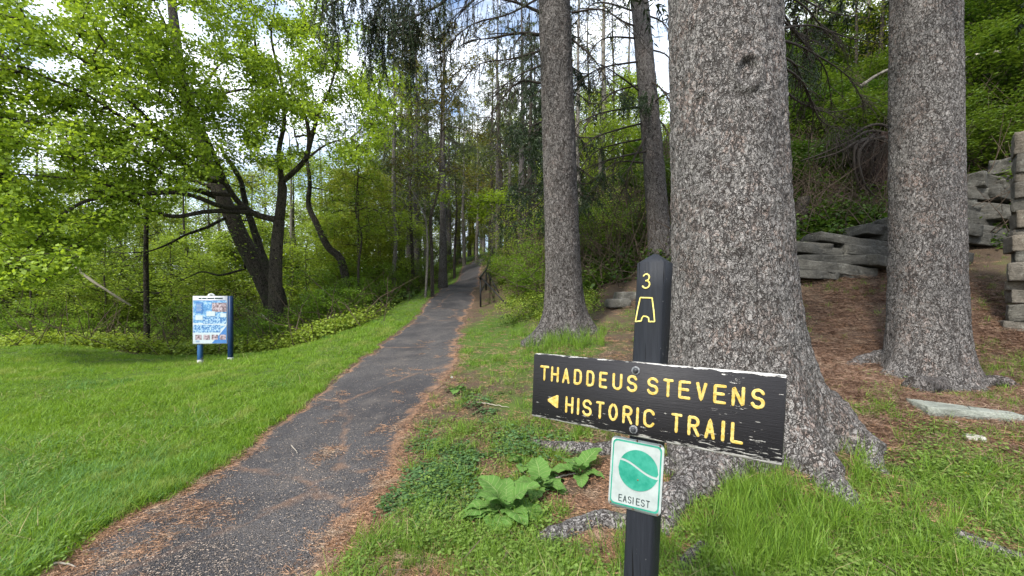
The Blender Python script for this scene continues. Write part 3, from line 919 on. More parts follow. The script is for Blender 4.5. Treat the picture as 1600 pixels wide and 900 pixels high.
    for k, ch in enumerate('EASIEST'):
        uu = u0 + k * .092 - (0.0 if k < 3 else .012 if k == 3 else .028)
        mb = MB()
        for st in GL[ch]:
            pts = []
            for x, y in st:
                wd = .058 if ch != 'I' else .03
                p = bl2(uu + x * wd, .885 - y * .085 - (uu) * .0); pts.append((p[0], p[1]))
            ribbon(mb, pts, .0027, wf(uu, .85) - .0024, .0003)
        V, fs, fa = mb.data(); letter(pl, 'printed_letter', V, fs, M['ink'])
    for u, v in ((.5, .035), (.93, .045), (.055, .93), (.5, .955), (.95, .95), (.56, .55)):
        p = bl2(u, v); a = np.arange(10) * 2 * PI / 10; r = .0032
        V = np.vstack([np.stack([p[0] + rr * np.cos(a), np.full(10, wf(u, v) - yy), p[1] + rr * np.sin(a)], 1) for rr, yy in ((r, .0015), (r * .7, .0045))] + [[(p[0], wf(u, v) - .005, p[1])]])
        letter(pl, 'screw', V, [[(j, (j + 1) % 10, 10 + (j + 1) % 10, 10 + j) for j in range(10)], [(10 + j, 10 + (j + 1) % 10, 20) for j in range(10)]], M['rust'])
def letter(parent, name, V, fs, mat, top=False):
    V = np.asarray(V, float).copy()
    V[:, 0] += SHEAR * (V[:, 2] - .12)
    o = link(name, new_mesh(name, V, fs, mat, True), parent)
    if '_frame' not in parent.keys():
        R = Matrix(((U3[0], -N3[0], 0, 0), (U3[1], -N3[1], 0, 0), (0, 0, 1, 0), (0, 0, 0, 1)))
        o.matrix_local = Matrix.Translation(-Vector(root_off(parent))) @ Matrix.Translation(ORG.tolist()) @ R
        o['_frame'] = 1
    return o
build_sign()

# ------------------------------------------------------------------ trunks of the big spruces
def rad_profile(h, r0, flare, hf, taper):
    return r0 * (1 - taper * np.clip(h, 0, None)) + flare * np.exp(-np.clip(h + .05, 0, None) / hf)
def big_trunk(cx, cy, base, r0, height, lean=(0, 0), flare=.3, hf=.25, taper=.03, lobes=(), na=160, nh=260, seed=0, plate=.012, psize=.05, bend=0.0, top=15.0, knots=()):
    """lobes: (angle, strength, width, height scale)"""
    a = np.arange(na) * 2 * PI / na
    h = np.concatenate([np.linspace(-.35, height, nh), np.linspace(height, top, 24)[1:]])
    A, Hh = np.meshgrid(a, h)
    R = rad_profile(Hh, r0, flare, hf, taper)
    for la, st, wd, hs in lobes:
        d = (A - la + PI) % (2 * PI) - PI
        R = R + st * np.exp(-(d / wd) ** 2) * np.exp(-np.clip(Hh + .05, 0, None) / hs)
    # gentle flutes
    R = R * (1 + .025 * np.sin(A * 3 + seed) * np.exp(-Hh / 2.5) + .012 * np.sin(A * 7 + seed * 2))
    for ka, kh, ks, kd in knots:
        d = np.hypot(((A - ka + PI) % (2 * PI) - PI) * r0, (Hh - kh) * .8) / ks
        R = R + kd * (.8 * np.cos(d * 9) * np.exp(-d ** 2) - 1.1 * np.exp(-(d / .35) ** 2) + .5 * np.exp(-((d - .6) / .3) ** 2))
    cxx = cx + lean[0] * Hh + bend * Hh ** 2; cyy = cy + lean[1] * Hh
    base_pts = np.stack([cxx + R * np.cos(A), cyy + R * np.sin(A), base + Hh], -1).reshape(-1, 3)
    q = base_pts * np.array([1, 1, .6]) / psize
    q = q + .9 * np.stack([fbm(q * .7, seed + 1, 2), fbm(q * .7, seed + 2, 2), fbm(q * .7, seed + 3, 2)], 1)
    d1, d2, idr = cells(q, seed)
    e = np.clip((d2 - d1) / .25, 0, 1)
    disp = plate * (e * .35 + idr * .7 - .5) + plate * 1.1 * fbm(base_pts * 5, seed, 3) + plate * .8 * fbm(base_pts * 24, seed + 4, 3)
    disp = disp.reshape(A.shape)
    disp[Hh > height] *= .2
    R = R + disp
    V = np.stack([cxx + R * np.cos(A), cyy + R * np.sin(A), base + Hh], -1).reshape(-1, 3)
    m = len(h); i, j = np.meshgrid(np.arange(m - 1), np.arange(na), indexing='ij')
    P = (i * na + j).ravel(); P2 = (i * na + (j + 1) % na).ravel()
    Q = np.stack([P, P2, P2 + na, P + na], 1)
    return V, Q
def root_tube(pts, r0, r1, n=14, seed=0, rough=.18):
    P = smooth_poly(pts, 8); m = len(P)
    V, Q, T = tube(P, np.linspace(r0, r1, m), n)
    c = np.repeat(P, n, 0)
    k = len(c)
    nz = fbm(V[:k] * 7, seed, 3) + .5 * vnoise(V[:k] * 25, seed + 2)
    V[:k] = c + (V[:k] - c) * (1 + rough * 1.8 * nz)[:, None]
    return V, Q, T
def px_root(name, parent, pxs, r0, r1, mat, sink=.35, seed=0):
    pts = []
    for k, (px, py) in enumerate(pxs):
        g = G(px, py); r = r0 + (r1 - r0) * k / (len(pxs) - 1)
        g[2] += r * (1 - 2 * sink) if k < len(pxs) - 1 else -r * .6
        pts.append(g)
    V, Q, T = root_tube(pts, r0, r1, seed=seed)
    return part(name, V, [Q, T], mat, parent)

def ang(dx, dy): return math.atan2(dy, dx)
# the great spruce behind the sign
gx, gy = 2.06, 3.74
t_big = thing('spruce_tree', on(gx, gy), 'huge grey spruce trunk right behind the black trail sign', 'tree')
V, Q = big_trunk(gx - .06, gy, float(H(gx, gy)), .492, 4.4, lean=(-.03, 0), flare=.15, hf=.75, taper=.024,
    lobes=((ang(-.75, -.65), .30, .33, .22), (ang(.30, -.95), .30, .20, .30), (ang(.95, -.32), .44, .24, .36), (ang(-1, .2), .14, .3, .2), (ang(.2, 1), .3, .4, .3), (ang(-.3, -.95), .10, .3, .2)),
    na=300, nh=460, seed=3, plate=.011, psize=.06, knots=((ang(-2.06, -3.74) + .40, 2.92, .16, .022), (ang(-2.06, -3.74) - .35, 2.75, .10, .012), (ang(-2.06, -3.74) + .1, 1.6, .08, .010)))
part('trunk', V, Q, M['bark_grey'], t_big)
px_root('root', t_big, [(1165, 700), (1128, 735), (1085, 765), (1045, 795), (1030, 830)], .20, .085, M['bark_grey'], .4, 1)
px_root('root', t_big, [(1110, 735), (1040, 735), (990, 735)], .11, .06, M['bark_grey'], .4, 2)
px_root('root', t_big, [(1285, 640), (1320, 675), (1350, 705), (1372, 735)], .17, .07, M['bark_grey'], .35, 3)
px_root('root', t_big, [(1245, 700), (1280, 745), (1318, 778), (1345, 800)], .14, .05, M['bark_grey'], .4, 4)
px_root('root', t_big, [(1000, 700), (955, 708), (905, 705), (862, 702), (825, 690)], .07, .045, M['bark_grey'], .4, 5)
px_root('root', t_big, [(1040, 800), (1000, 822), (940, 812), (890, 824), (868, 838), (842, 846)], .065, .055, M['bark_grey'], .4, 6)
px_root('root', t_big, [(1100, 860), (1078, 880), (1060, 900)], .045, .035, M['bark_grey'], .4, 7)
px_root('root', t_big, [(1490, 842), (1540, 862), (1600, 885), (1650, 910)], .06, .045, M['bark_grey'], .45, 8)

# left-hand spruce beside the path
sx, sy = .965, 7.5
t_left = thing('spruce_tree', on(sx, sy), 'tall grey spruce with flared foot in bright grass beside the gravel path', 'tree')
V, Q = big_trunk(sx, sy, float(H(sx, sy)) - .02, .315, 6.3, lean=(-.034, 0), flare=.22, hf=.42, taper=.018,
    lobes=((ang(-.9, -.45), .36, .32, .20), (ang(.2, -1), .20, .26, .22), (ang(.95, -.3), .42, .34, .20), (ang(0, 1), .2, .5, .25)),
    na=150, nh=330, seed=11, plate=.008, psize=.045, top=15)
part('trunk', V, Q, M['bark_mid'], t_left)

# slim leaning spruce farther back
mx_, my_ = 3.95, 11.0
t_mid = thing('spruce_tree', on(mx_, my_), 'slimmer dark spruce with bare drooping branches on the bank', 'tree')
V, Q = big_trunk(mx_, my_, float(H(mx_, my_)) - .1, .29, 7.5, lean=(-.075, 0), flare=.10, hf=.4, taper=.035, bend=-.0012,
    na=64, nh=160, seed=17, plate=.012, psize=.07, top=12)
part('trunk', V, Q, M['bark_mid'], t_mid)

# right-hand spruce
rx_, ry_ = 5.72, 5.75
t_right = thing('spruce_tree', on(rx_, ry_), 'grey spruce trunk with broad root collar near the dry stone wall', 'tree')
V, Q = big_trunk(rx_, ry_, float(H(rx_, ry_)) - .08, .405, 5.2, lean=(-.004, 0), flare=.17, hf=.42, taper=.019,
    lobes=((ang(-.98, -.25), .85, .24, .22), (ang(-.3, -.95), .10, .3, .22), (ang(.9, -.45), .20, .35, .22), (ang(.25, -.97), .16, .35, .12), (ang(0, 1), .2, .5, .25)),
    na=230, nh=400, seed=23, plate=.008, psize=.055)
part('trunk', V, Q, M['bark_grey'], t_right)
px_root('root', t_right, [(1395, 565), (1355, 568), (1318, 572)], .17, .05, M['bark_grey'], .35, 12)
px_root('root', t_right, [(1430, 615), (1475, 610), (1520, 607), (1560, 602), (1590, 603)], .13, .06, M['bark_mid'], .25, 13)

# ------------------------------------------------------------------ growing crowns: every twig end is tied to the nearest wood
class Wood:
    def __init__(s, rng): s.P = []; s.par = []; s.r = []; s.w = []; s.br = []; s.rng = rng
    def limb(s, pts, r0, r1, parent=None, k=5):
        P = smooth_poly(pts, k) if len(pts) > 2 else np.linspace(pts[0], pts[1], k * 2)
        ids = [] if parent is None else [parent]
        if parent is not None and np.linalg.norm(P[0] - s.P[parent]) < .02: P = P[1:]
        rr = np.linspace(r0, r1, len(P))
        for i, p in enumerate(P):
            s.P.append(p); s.par.append(ids[-1] if ids else -1); s.r.append(rr[i]); s.w.append(0); ids.append(len(s.P) - 1)
        s.br.append(ids); return ids
    def near(s, p):
        return int(np.argmin(np.linalg.norm(np.array(s.P) - p, axis=1)))
    def grow(s, targets, step=.35, up=.8, wob=.12, skip=0, lo=0):
        """connect targets, nearest first"""
        P = np.array(s.P); 
        if not len(targets): return []
        d0 = np.array([np.min(np.linalg.norm(P[lo:] - t, axis=1)) for t in targets])
        order = np.argsort(d0)
        cap = len(P) + 40 * len(targets)
        B = np.zeros((cap, 3)); n = len(P); B[:n] = P
        out = []
        for ti in order:
            t = targets[ti]
            dv = t - B[lo:n]; d = np.linalg.norm(dv, axis=1)
            cost = d + up * np.maximum(0, -dv[:, 2]) * .8
            cost[d < .02] = 9e9
            j = int(np.argmin(cost)) + lo
            a = B[j]; L = np.linalg.norm(t - a)
            m = max(2, min(30, int(L / step) + 1))
            u = np.linspace(0, 1, m + 1)[1:, None]
            mid = (a + t) / 2 + s.rng.normal(size=3) * wob * L + np.array([0, 0, .10 * L])
            pts = (1 - u) ** 2 * a + 2 * u * (1 - u) * mid + u * u * t
            ids = [j]
            for p in pts:
                B[n] = p; s.P.append(p); s.par.append(ids[-1]); s.r.append(None); s.w.append(0); ids.append(n); n += 1
            s.w[-1] = 1
            s.br.append(ids); out.append(ids)
        return out
    def mesh(s, mb, tip=.004, rmax=.06, expo=.5, sides=4, big_sides=9):
        w = np.array(s.w, float)
        for i in range(len(s.P) - 1, -1, -1):
            if s.par[i] >= 0: w[s.par[i]] += w[i]
        P = np.array(s.P)
        for ids in s.br:
            fixed = s.r[ids[-1]] is not None
            if fixed:
                pts = P[ids]; rr = np.array([s.r[i] if s.r[i] is not None else s.r[ids[1]] for i in ids])
                if len(ids) > 1 and s.par[ids[1]] == ids[0]: rr[0] = rr[1]
                mb.tube(pts, rr, big_sides if rr[0] > .05 else 6)
            else:
                pts = P[ids]; rr = np.minimum(rmax, tip * np.maximum(w[ids], 1) ** expo)
                rr[0] = min(rr[0], rr[1] * 1.3); rr[-1] = tip * .6
                mb.tube(pts, rr, sides, cap=False)
def twig_leaves(wood, brs, per, size, rng, spread=.12, frac=.35, **kw):
    C = []
    P = np.array(wood.P)
    for ids in brs:
        pts = P[ids]; m = len(pts)
        k = max(1, int(per * (.7 + .6 * rng.random())))
        t = frac + (1 - frac) * rng.random(k) ** .7
        f = t * (m - 1); i = np.minimum(f.astype(int), m - 2); g = (f - i)[:, None]
        C.append(pts[i] * (1 - g) + pts[i + 1] * g + rng.normal(size=(k, 3)) * spread * np.array([1, 1, .6]))
    return leaves(np.vstack(C), size, rng, **kw)

def make_tree(name, label, cat, h, trunk_r, crown, n_tw, per, leaf, lmat, bmat, seed, wob=.04, spread=.16, up=.5, tip=.006, stems=1, lean=0, droop=.1, rmax=.08, clumps=0, step=.5):
    """crown: (z0, z1, radius, shape power)"""
    rng = np.random.default_rng(seed)
    root = thing(name, (0, 0, 0), label, cat)
    wd = Wood(rng)
    z0, z1, R, pw = crown
    for sidx in range(stems):
        a = rng.random() * 2 * PI
        sp = 0 if stems == 1 else R * (.25 + .3 * rng.random())
        hh = h * (1 if stems == 1 else .6 + .3 * rng.random())
        n = 7; zz = np.linspace(-.3, hh * .93, n)
        pts = np.stack([np.cos(a) * sp * (zz / hh).clip(0) ** 1.3 + np.cumsum(rng.normal(size=n)) * wob * h / n + lean * zz,
                        np.sin(a) * sp * (zz / hh).clip(0) ** 1.3 + np.cumsum(rng.normal(size=n)) * wob * h / n, zz], 1)
        pts[0, :2] = pts[1, :2] = rng.normal(size=2) * (.06 if stems > 1 else 0)
        wd.limb(pts, trunk_r, trunk_r * .18)
    T = []
    cl = rng.random((max(clumps, 1), 3))
    while len(T) < n_tw:
        u = rng.random() ** .9
        rr = R * (math.sin(PI * (.08 + .92 * (1 - u) ** pw) * .97)) ** .8
        a = rng.random() * 2 * PI; q = rr * math.sqrt(rng.random() * .85 + .15)
        p = np.array([math.cos(a) * q + lean * (z0 + u * (z1 - z0)), math.sin(a) * q, z0 + u * (z1 - z0)])
        if clumps and vnoise((p / (R * .55))[None], seed)[0] < -.12: continue
        T.append(p)
    T = np.array(T)
    brs = wd.grow(T, step=step, up=up)
    mb = MB(); wd.mesh(mb, tip=tip, rmax=min(rmax, trunk_r * .55))
    mb.part('trunk', bmat, root)
    if per:
        V, F_, v = twig_leaves(wd, brs, per, leaf, rng, spread=spread, droop=droop)
        part('crown', V, F_, lmat, root, False, fattr={'v': v})
    return Proto(root)

def hanging_spray(C0, L, rng, dens=70, nl=.085, nw=.006, curl=.25, out=None):
    """one pendulous spruce twig: sprigs of needles along a drooping line"""
    m = max(4, int(L * dens))
    t = np.sort(rng.random(m))
    d = np.array([rng.normal() * .15, rng.normal() * .15, 0]) if out is None else out
    P = C0 + np.outer(t, d) * L + np.outer(t ** 1.2, [0, 0, -L])
    D = rand_unit(m, rng) * .75 + np.array([0, 0, -.75])
    return needles(P, D, nl, nw, rng), np.array([C0, C0 + d * L * .5 + [0, 0, -L * .45], C0 + d * L + [0, 0, -L]])

def make_conifer(name, label, h, r, seed, foliage=(.35, 1.0), R=2.4, nb=46, dead=14, mat='needle_mid', dens=42, nl=.2, nw=.03, bmat='bark_mid', droop=.35, sprays=9, trunk_lean=0):
    rng = np.random.default_rng(seed)
    root = thing(name, (0, 0, 0), label, 'tree')
    mb = MB()
    n = 9; zz = np.linspace(-.3, h, n); cx = np.cumsum(rng.normal(size=n)) * .03; cy = np.cumsum(rng.normal(size=n)) * .03
    mb.tube(smooth_poly(np.stack([cx, cy, zz], 1), 3), np.linspace(1, .06, (n - 1) * 3 + 1) * r + np.array([.35 * r] + [.1 * r] * 1 + [0] * ((n - 1) * 3 - 1)), 10)
    NV = []; NF = []; nv = 0; NA = []
    for k in range(nb + dead):
        isdead = k < dead
        f = rng.random()
        z = h * ((.10 + f * (foliage[0] - .05)) if isdead else foliage[0] + f * (foliage[1] - foliage[0]) * .98)
        top = (z / h - foliage[0]) / (1 - foliage[0])
        L = R * (rng.random() * .5 + .35 if isdead else (1 - .85 * max(0, top)) * (.75 + .4 * rng.random()))
        a = rng.random() * 2 * PI; dx = np.array([math.cos(a), math.sin(a), 0])
        c0 = np.array([np.interp(z, zz, cx), np.interp(z, zz, cy), z])
        t = np.linspace(0, 1, 7)[:, None]
        pts = c0 + dx * L * t + np.array([0, 0, 1.]) * (-droop * L * np.sin(t * PI * .62) * 1.2 + .25 * L * t ** 3)
        pts += rng.normal(size=pts.shape) * .02 * L
        mb.tube(pts, np.linspace(.035 if not isdead else .018, .004, 7), 4, False)
        if isdead:
            for q in range(6):
                i = rng.integers(2, 7); e = pts[i] + rand_unit(1, rng)[0] * .35 * L * np.array([1, 1, .6]) - [0, 0, .12 * L]
                mb.tube([pts[i], (pts[i] + e) / 2 + [0, 0, -.04], e], [.008, .006, .003], 3, False)
            continue
        for q in range(sprays):
            tt = .25 + .75 * rng.random(); i = min(5, int(tt * 6)); c = pts[i] + (pts[i + 1] - pts[i]) * (tt * 6 - i)
            side = np.cross(dx, [0, 0, 1.]) * (1 if rng.random() > .5 else -1)
            out = side * (.4 + .7 * rng.random()) + dx * .5 * rng.random()
            (v, fq, fa), ln = hanging_spray(c, L * (.18 + .2 * rng.random()), rng, dens=dens, nl=nl, nw=nw, out=out * .8)
            NV.append(v); NF.append(fq + nv); NA.append(fa); nv += len(v)
    mb.part('trunk', M[bmat], root)
    part('crown', np.vstack(NV), np.vstack(NF), M[mat], root, False, fattr={'v': np.concatenate(NA)})
    return Proto(root)

# ------------------------------------------------------------------ scatter by geometry nodes (grass, litter, undergrowth: stuff)
def proto_mesh(name, V, Fc, mat, **kw):
    return bpy.data.objects.new(name, new_mesh(name, V, Fc, mat, False, **kw))     # never linked to the scene: only instanced
def blades(n, h, w, spread, rng, bend=.5, segs=2, hj=.4):
    V = []; Q = []; T = []; k = 0; va = []
    for _ in range(n):
        a = rng.random() * 2 * PI; r = spread * math.sqrt(rng.random())
        b = np.array([r * math.cos(a), r * math.sin(a), -.01])
        d = rng.random() * 2 * PI; dv = np.array([math.cos(d), math.sin(d), 0]); s = np.array([-dv[1], dv[0], 0])
        hh = h * (1 - hj + 2 * hj * rng.random()); bd = bend * (.3 + rng.random()) * hh
        pts = [b + dv * bd * t ** 1.8 + np.array([0, 0, hh * (t - .18 * t * t * bend)]) for t in np.linspace(0, 1, segs + 1)]
        for i, p in enumerate(pts[:-1]):
            ww = w * (1 - .35 * i / segs) * (.7 + .5 * rng.random() if i == 0 else 1)
            V += [p - s * ww / 2, p + s * ww / 2]
        V.append(pts[-1])
        for i in range(segs - 1): Q.append((k + 2 * i, k + 2 * i + 1, k + 2 * i + 3, k + 2 * i + 2))
        T.append((k + 2 * segs - 2, k + 2 * segs - 1, k + 2 * segs)); k += 2 * segs + 1
        va.append(rng.random())
    fa = ([v for v in va for _ in range(segs - 1)]) + va
    fs = [np.array(Q), np.array(T)] if Q else [np.array(T)]
    return np.array(V), fs, {'v': np.array(fa)}
def scatter(name, pts, scale, protos, seed=0, tilt=.15, label=None, cat=None, align=None, idx=None, solo_kind='stuff'):
    rng = np.random.default_rng(seed)
    n = len(pts)
    rot = np.stack([rng.normal(size=n) * tilt, rng.normal(size=n) * tilt, rng.random(n) * 2 * PI], 1).astype(np.float32)
    me = bpy.data.meshes.new(name)
    me.vertices.add(n); me.vertices.foreach_set('co', np.asarray(pts, np.float32).ravel())
    a = me.attributes.new('rot', 'FLOAT_VECTOR', 'POINT'); a.data.foreach_set('vector', rot.ravel())
    a = me.attributes.new('scl', 'FLOAT', 'POINT'); a.data.foreach_set('value', np.asarray(scale, np.float32))
    a = me.attributes.new('pick', 'INT', 'POINT'); a.data.foreach_set('value', (rng.integers(0, len(protos), n) if idx is None else idx).astype(np.int32))
    ob = link(name, me)
    ng = bpy.data.node_groups.new(name, 'GeometryNodeTree')
    ng.interface.new_socket('Geometry', in_out='INPUT', socket_type='NodeSocketGeometry')
    ng.interface.new_socket('Geometry', in_out='OUTPUT', socket_type='NodeSocketGeometry')
    N = ng.nodes; gi = N.new('NodeGroupInput'); go = N.new('NodeGroupOutput')
    g2i = N.new('GeometryNodeGeometryToInstance')
    for p in protos:
        oi = N.new('GeometryNodeObjectInfo'); oi.inputs['Object'].default_value = p
        ng.links.new(oi.outputs['Geometry'], g2i.inputs[0])
    iop = N.new('GeometryNodeInstanceOnPoints'); iop.inputs['Pick Instance'].default_value = True
    def at(nm, ty):
        q = N.new('GeometryNodeInputNamedAttribute'); q.data_type = ty; q.inputs['Name'].default_value = nm
        return [o for o in q.outputs if o.enabled and o.name == 'Attribute'][0]
    e2r = N.new('FunctionNodeEulerToRotation')
    ng.links.new(at('rot', 'FLOAT_VECTOR'), e2r.inputs[0])
    ng.links.new(gi.outputs[0], iop.inputs['Points']); ng.links.new(g2i.outputs[0], iop.inputs['Instance'])
    ng.links.new(at('pick', 'INT'), iop.inputs['Instance Index'])
    ng.links.new(e2r.outputs[0], iop.inputs['Rotation']); ng.links.new(at('scl', 'FLOAT'), iop.inputs['Scale'])
    ng.links.new(iop.outputs[0], go.inputs[0])
    md = ob.modifiers.new('scatter', 'NODES'); md.node_group = ng
    return tag(ob, label, cat, kind='stuff')
def sample_ground(n, x0, x1, y0, y1, rng, power=1.6, margin=250):
    """random ground points thinning out with distance, inside the photographed wedge and a margin"""
    u = rng.random(n); e = 1 - power
    y = (y0 ** e + u * (y1 ** e - y0 ** e)) ** (1 / e)
    lim = (800 + margin) / F
    # uniform across the wedge: area density ~ y^-power once the wedge widens with y, so weight x uniformly
    x = (rng.random(n) * 2 - 1) * lim * y
    k = (x > x0) & (x < x1)
    x, y = x[k], y[k]
    return x, y
def to3(x, y, dz=0): return np.stack([x, y, H(x, y) + dz], 1)
ROOTPTS = []
for ro in [o for o in bpy.data.objects if o.name.startswith('root') and o.parent in (t_big, t_right)]:
    pv = np.zeros(len(ro.data.vertices) * 3, np.float32); ro.data.vertices.foreach_get('co', pv)
    ROOTPTS.append((pv.reshape(-1, 3) + np.array(ro.parent.location))[::9, :2])
ROOTPTS = np.vstack(ROOTPTS)
def off_roots(x, y):
    k = np.ones(len(x), bool)
    for cx, cy in ROOTPTS: k &= (np.abs(x - cx) > .03) | (np.abs(y - cy) > .03)
    return k
TRUNKS = [(gx, gy, .62), (sx, sy, .45), (mx_, my_, .35), (rx_, ry_, .5)]
def off_trunks(x, y):
    k = np.ones(len(x), bool)
    for cx, cy, r in TRUNKS: k &= np.hypot(x - cx, y - cy) > r
    return k & off_roots(x, y)
def in_poly(px, py, poly):
    c = np.zeros(len(px), bool); n = len(poly)
    for i in range(n):
        x1, y1 = poly[i]; x2, y2 = poly[i - 1]
        m = ((y1 > py) != (y2 > py)) & (px < (x2 - x1) * (py - y1) / (y2 - y1 + 1e-12) + x1)
        c ^= m
    return c
def proj(p):
    return 800 + p[:, 0] / p[:, 1] * F, HY - (p[:, 2] - EYE) / p[:, 1] * F

rg = np.random.default_rng(5)
lawn_p = [proto_mesh('grass_tuft', *blades(22, .055, .0042, .06, rg, .9)[:2], M['grass'], fattr=None) for _ in range(0)]
def pm(name, tup, mat): return proto_mesh(name, tup[0], tup[1], mat, fattr=tup[2])
lawn_p = [pm('grass_tuft', blades(22, .060, .0045, .065, rg, .9), M['grass']) for _ in range(4)]
tall_p = [pm('tall_grass_tuft', blades(20, .25, .0042, .055, rg, .55, 3), M['grass_tall']) for _ in range(4)]
mid_p = [pm('mid_grass_tuft', blades(20, .11, .0045, .06, rg, .9, 2), M['grass_tall']) for _ in range(3)]
M['grass_blue'] = leaf_mat('coarse bluish grass', (.04, .11, .025), (.15, .29, .07), .35, patch=1.0)
blue_p = [pm('coarse_tuft', blades(20, .095, .005, .065, rg, 1.1, 2), M['grass_blue']) for _ in range(3)]
dry_p = [pm('dry_blade', blades(5, .10, .003, .06, rg, 1.6, 2), M['grass_dry'])]
def rosette(n, size, spread, h, rng, rnd=False):
    C = np.stack([rng.normal(size=n) * spread, rng.normal(size=n) * spread, h * rng.random(n) + .008], 1)
    return C, size
def leaf_patch(n, size, spread, h, mat, name, rng, aspect=.8, up=.75):
    C = np.stack([rng.normal(size=n) * spread, rng.normal(size=n) * spread, h * rng.random(n) + .008], 1)
    V, T, v = leaves(C, size, rng, up=up, aspect=aspect, fold=.2)
    return proto_mesh(name, V, T, mat, fattr={'v': v})
weed_p = [leaf_patch(16, .020, .05, .05, M['weed'], 'weed_patch', rg) for _ in range(4)]
clover_p = [leaf_patch(22, .028, .05, .035, M['clover'], 'ivy_patch', rg, 1.05, .85) for _ in range(3)]
def sliver_patch(n, L, w, spread, mat, name, rng, h=.006):
    C = np.stack([rng.normal(size=n) * spread, rng.normal(size=n) * spread, rng.random(n) * h + .003], 1)
    D = rand_unit(n, rng) * [1, 1, .12]
    V, Q, v = needles(C, D, L, w, rng)
    return proto_mesh(name, V, Q, mat, fattr={'v': v})
litter_p = [sliver_patch(46, .042, .0016, .05, M['litter'], 'needle_litter', rg) for _ in range(3)] + [sliver_patch(40, .05, .002, .05, M['litter_dark'], 'needle_litter', rg)]
M['litter_edge'] = leaf_mat('orange path edge needles', (.17, .085, .045), (.42, .25, .15), .05, patch=2.0, old=(.36, .27, .19))
edge_p = [sliver_patch(44, .036, .0015, .045, M['litter_edge'], 'edge_needles', rg, .004) for _ in range(3)] + litter_p[:1]
chip_p = [sliver_patch(9, .012, .0024, .06, M['chip'], 'chips', rg, .003) for _ in range(3)]
twig_p = [sliver_patch(4, .11, .0022, .08, M['twig_brown'], 'litter_twig', rg, .015) for _ in range(2)]

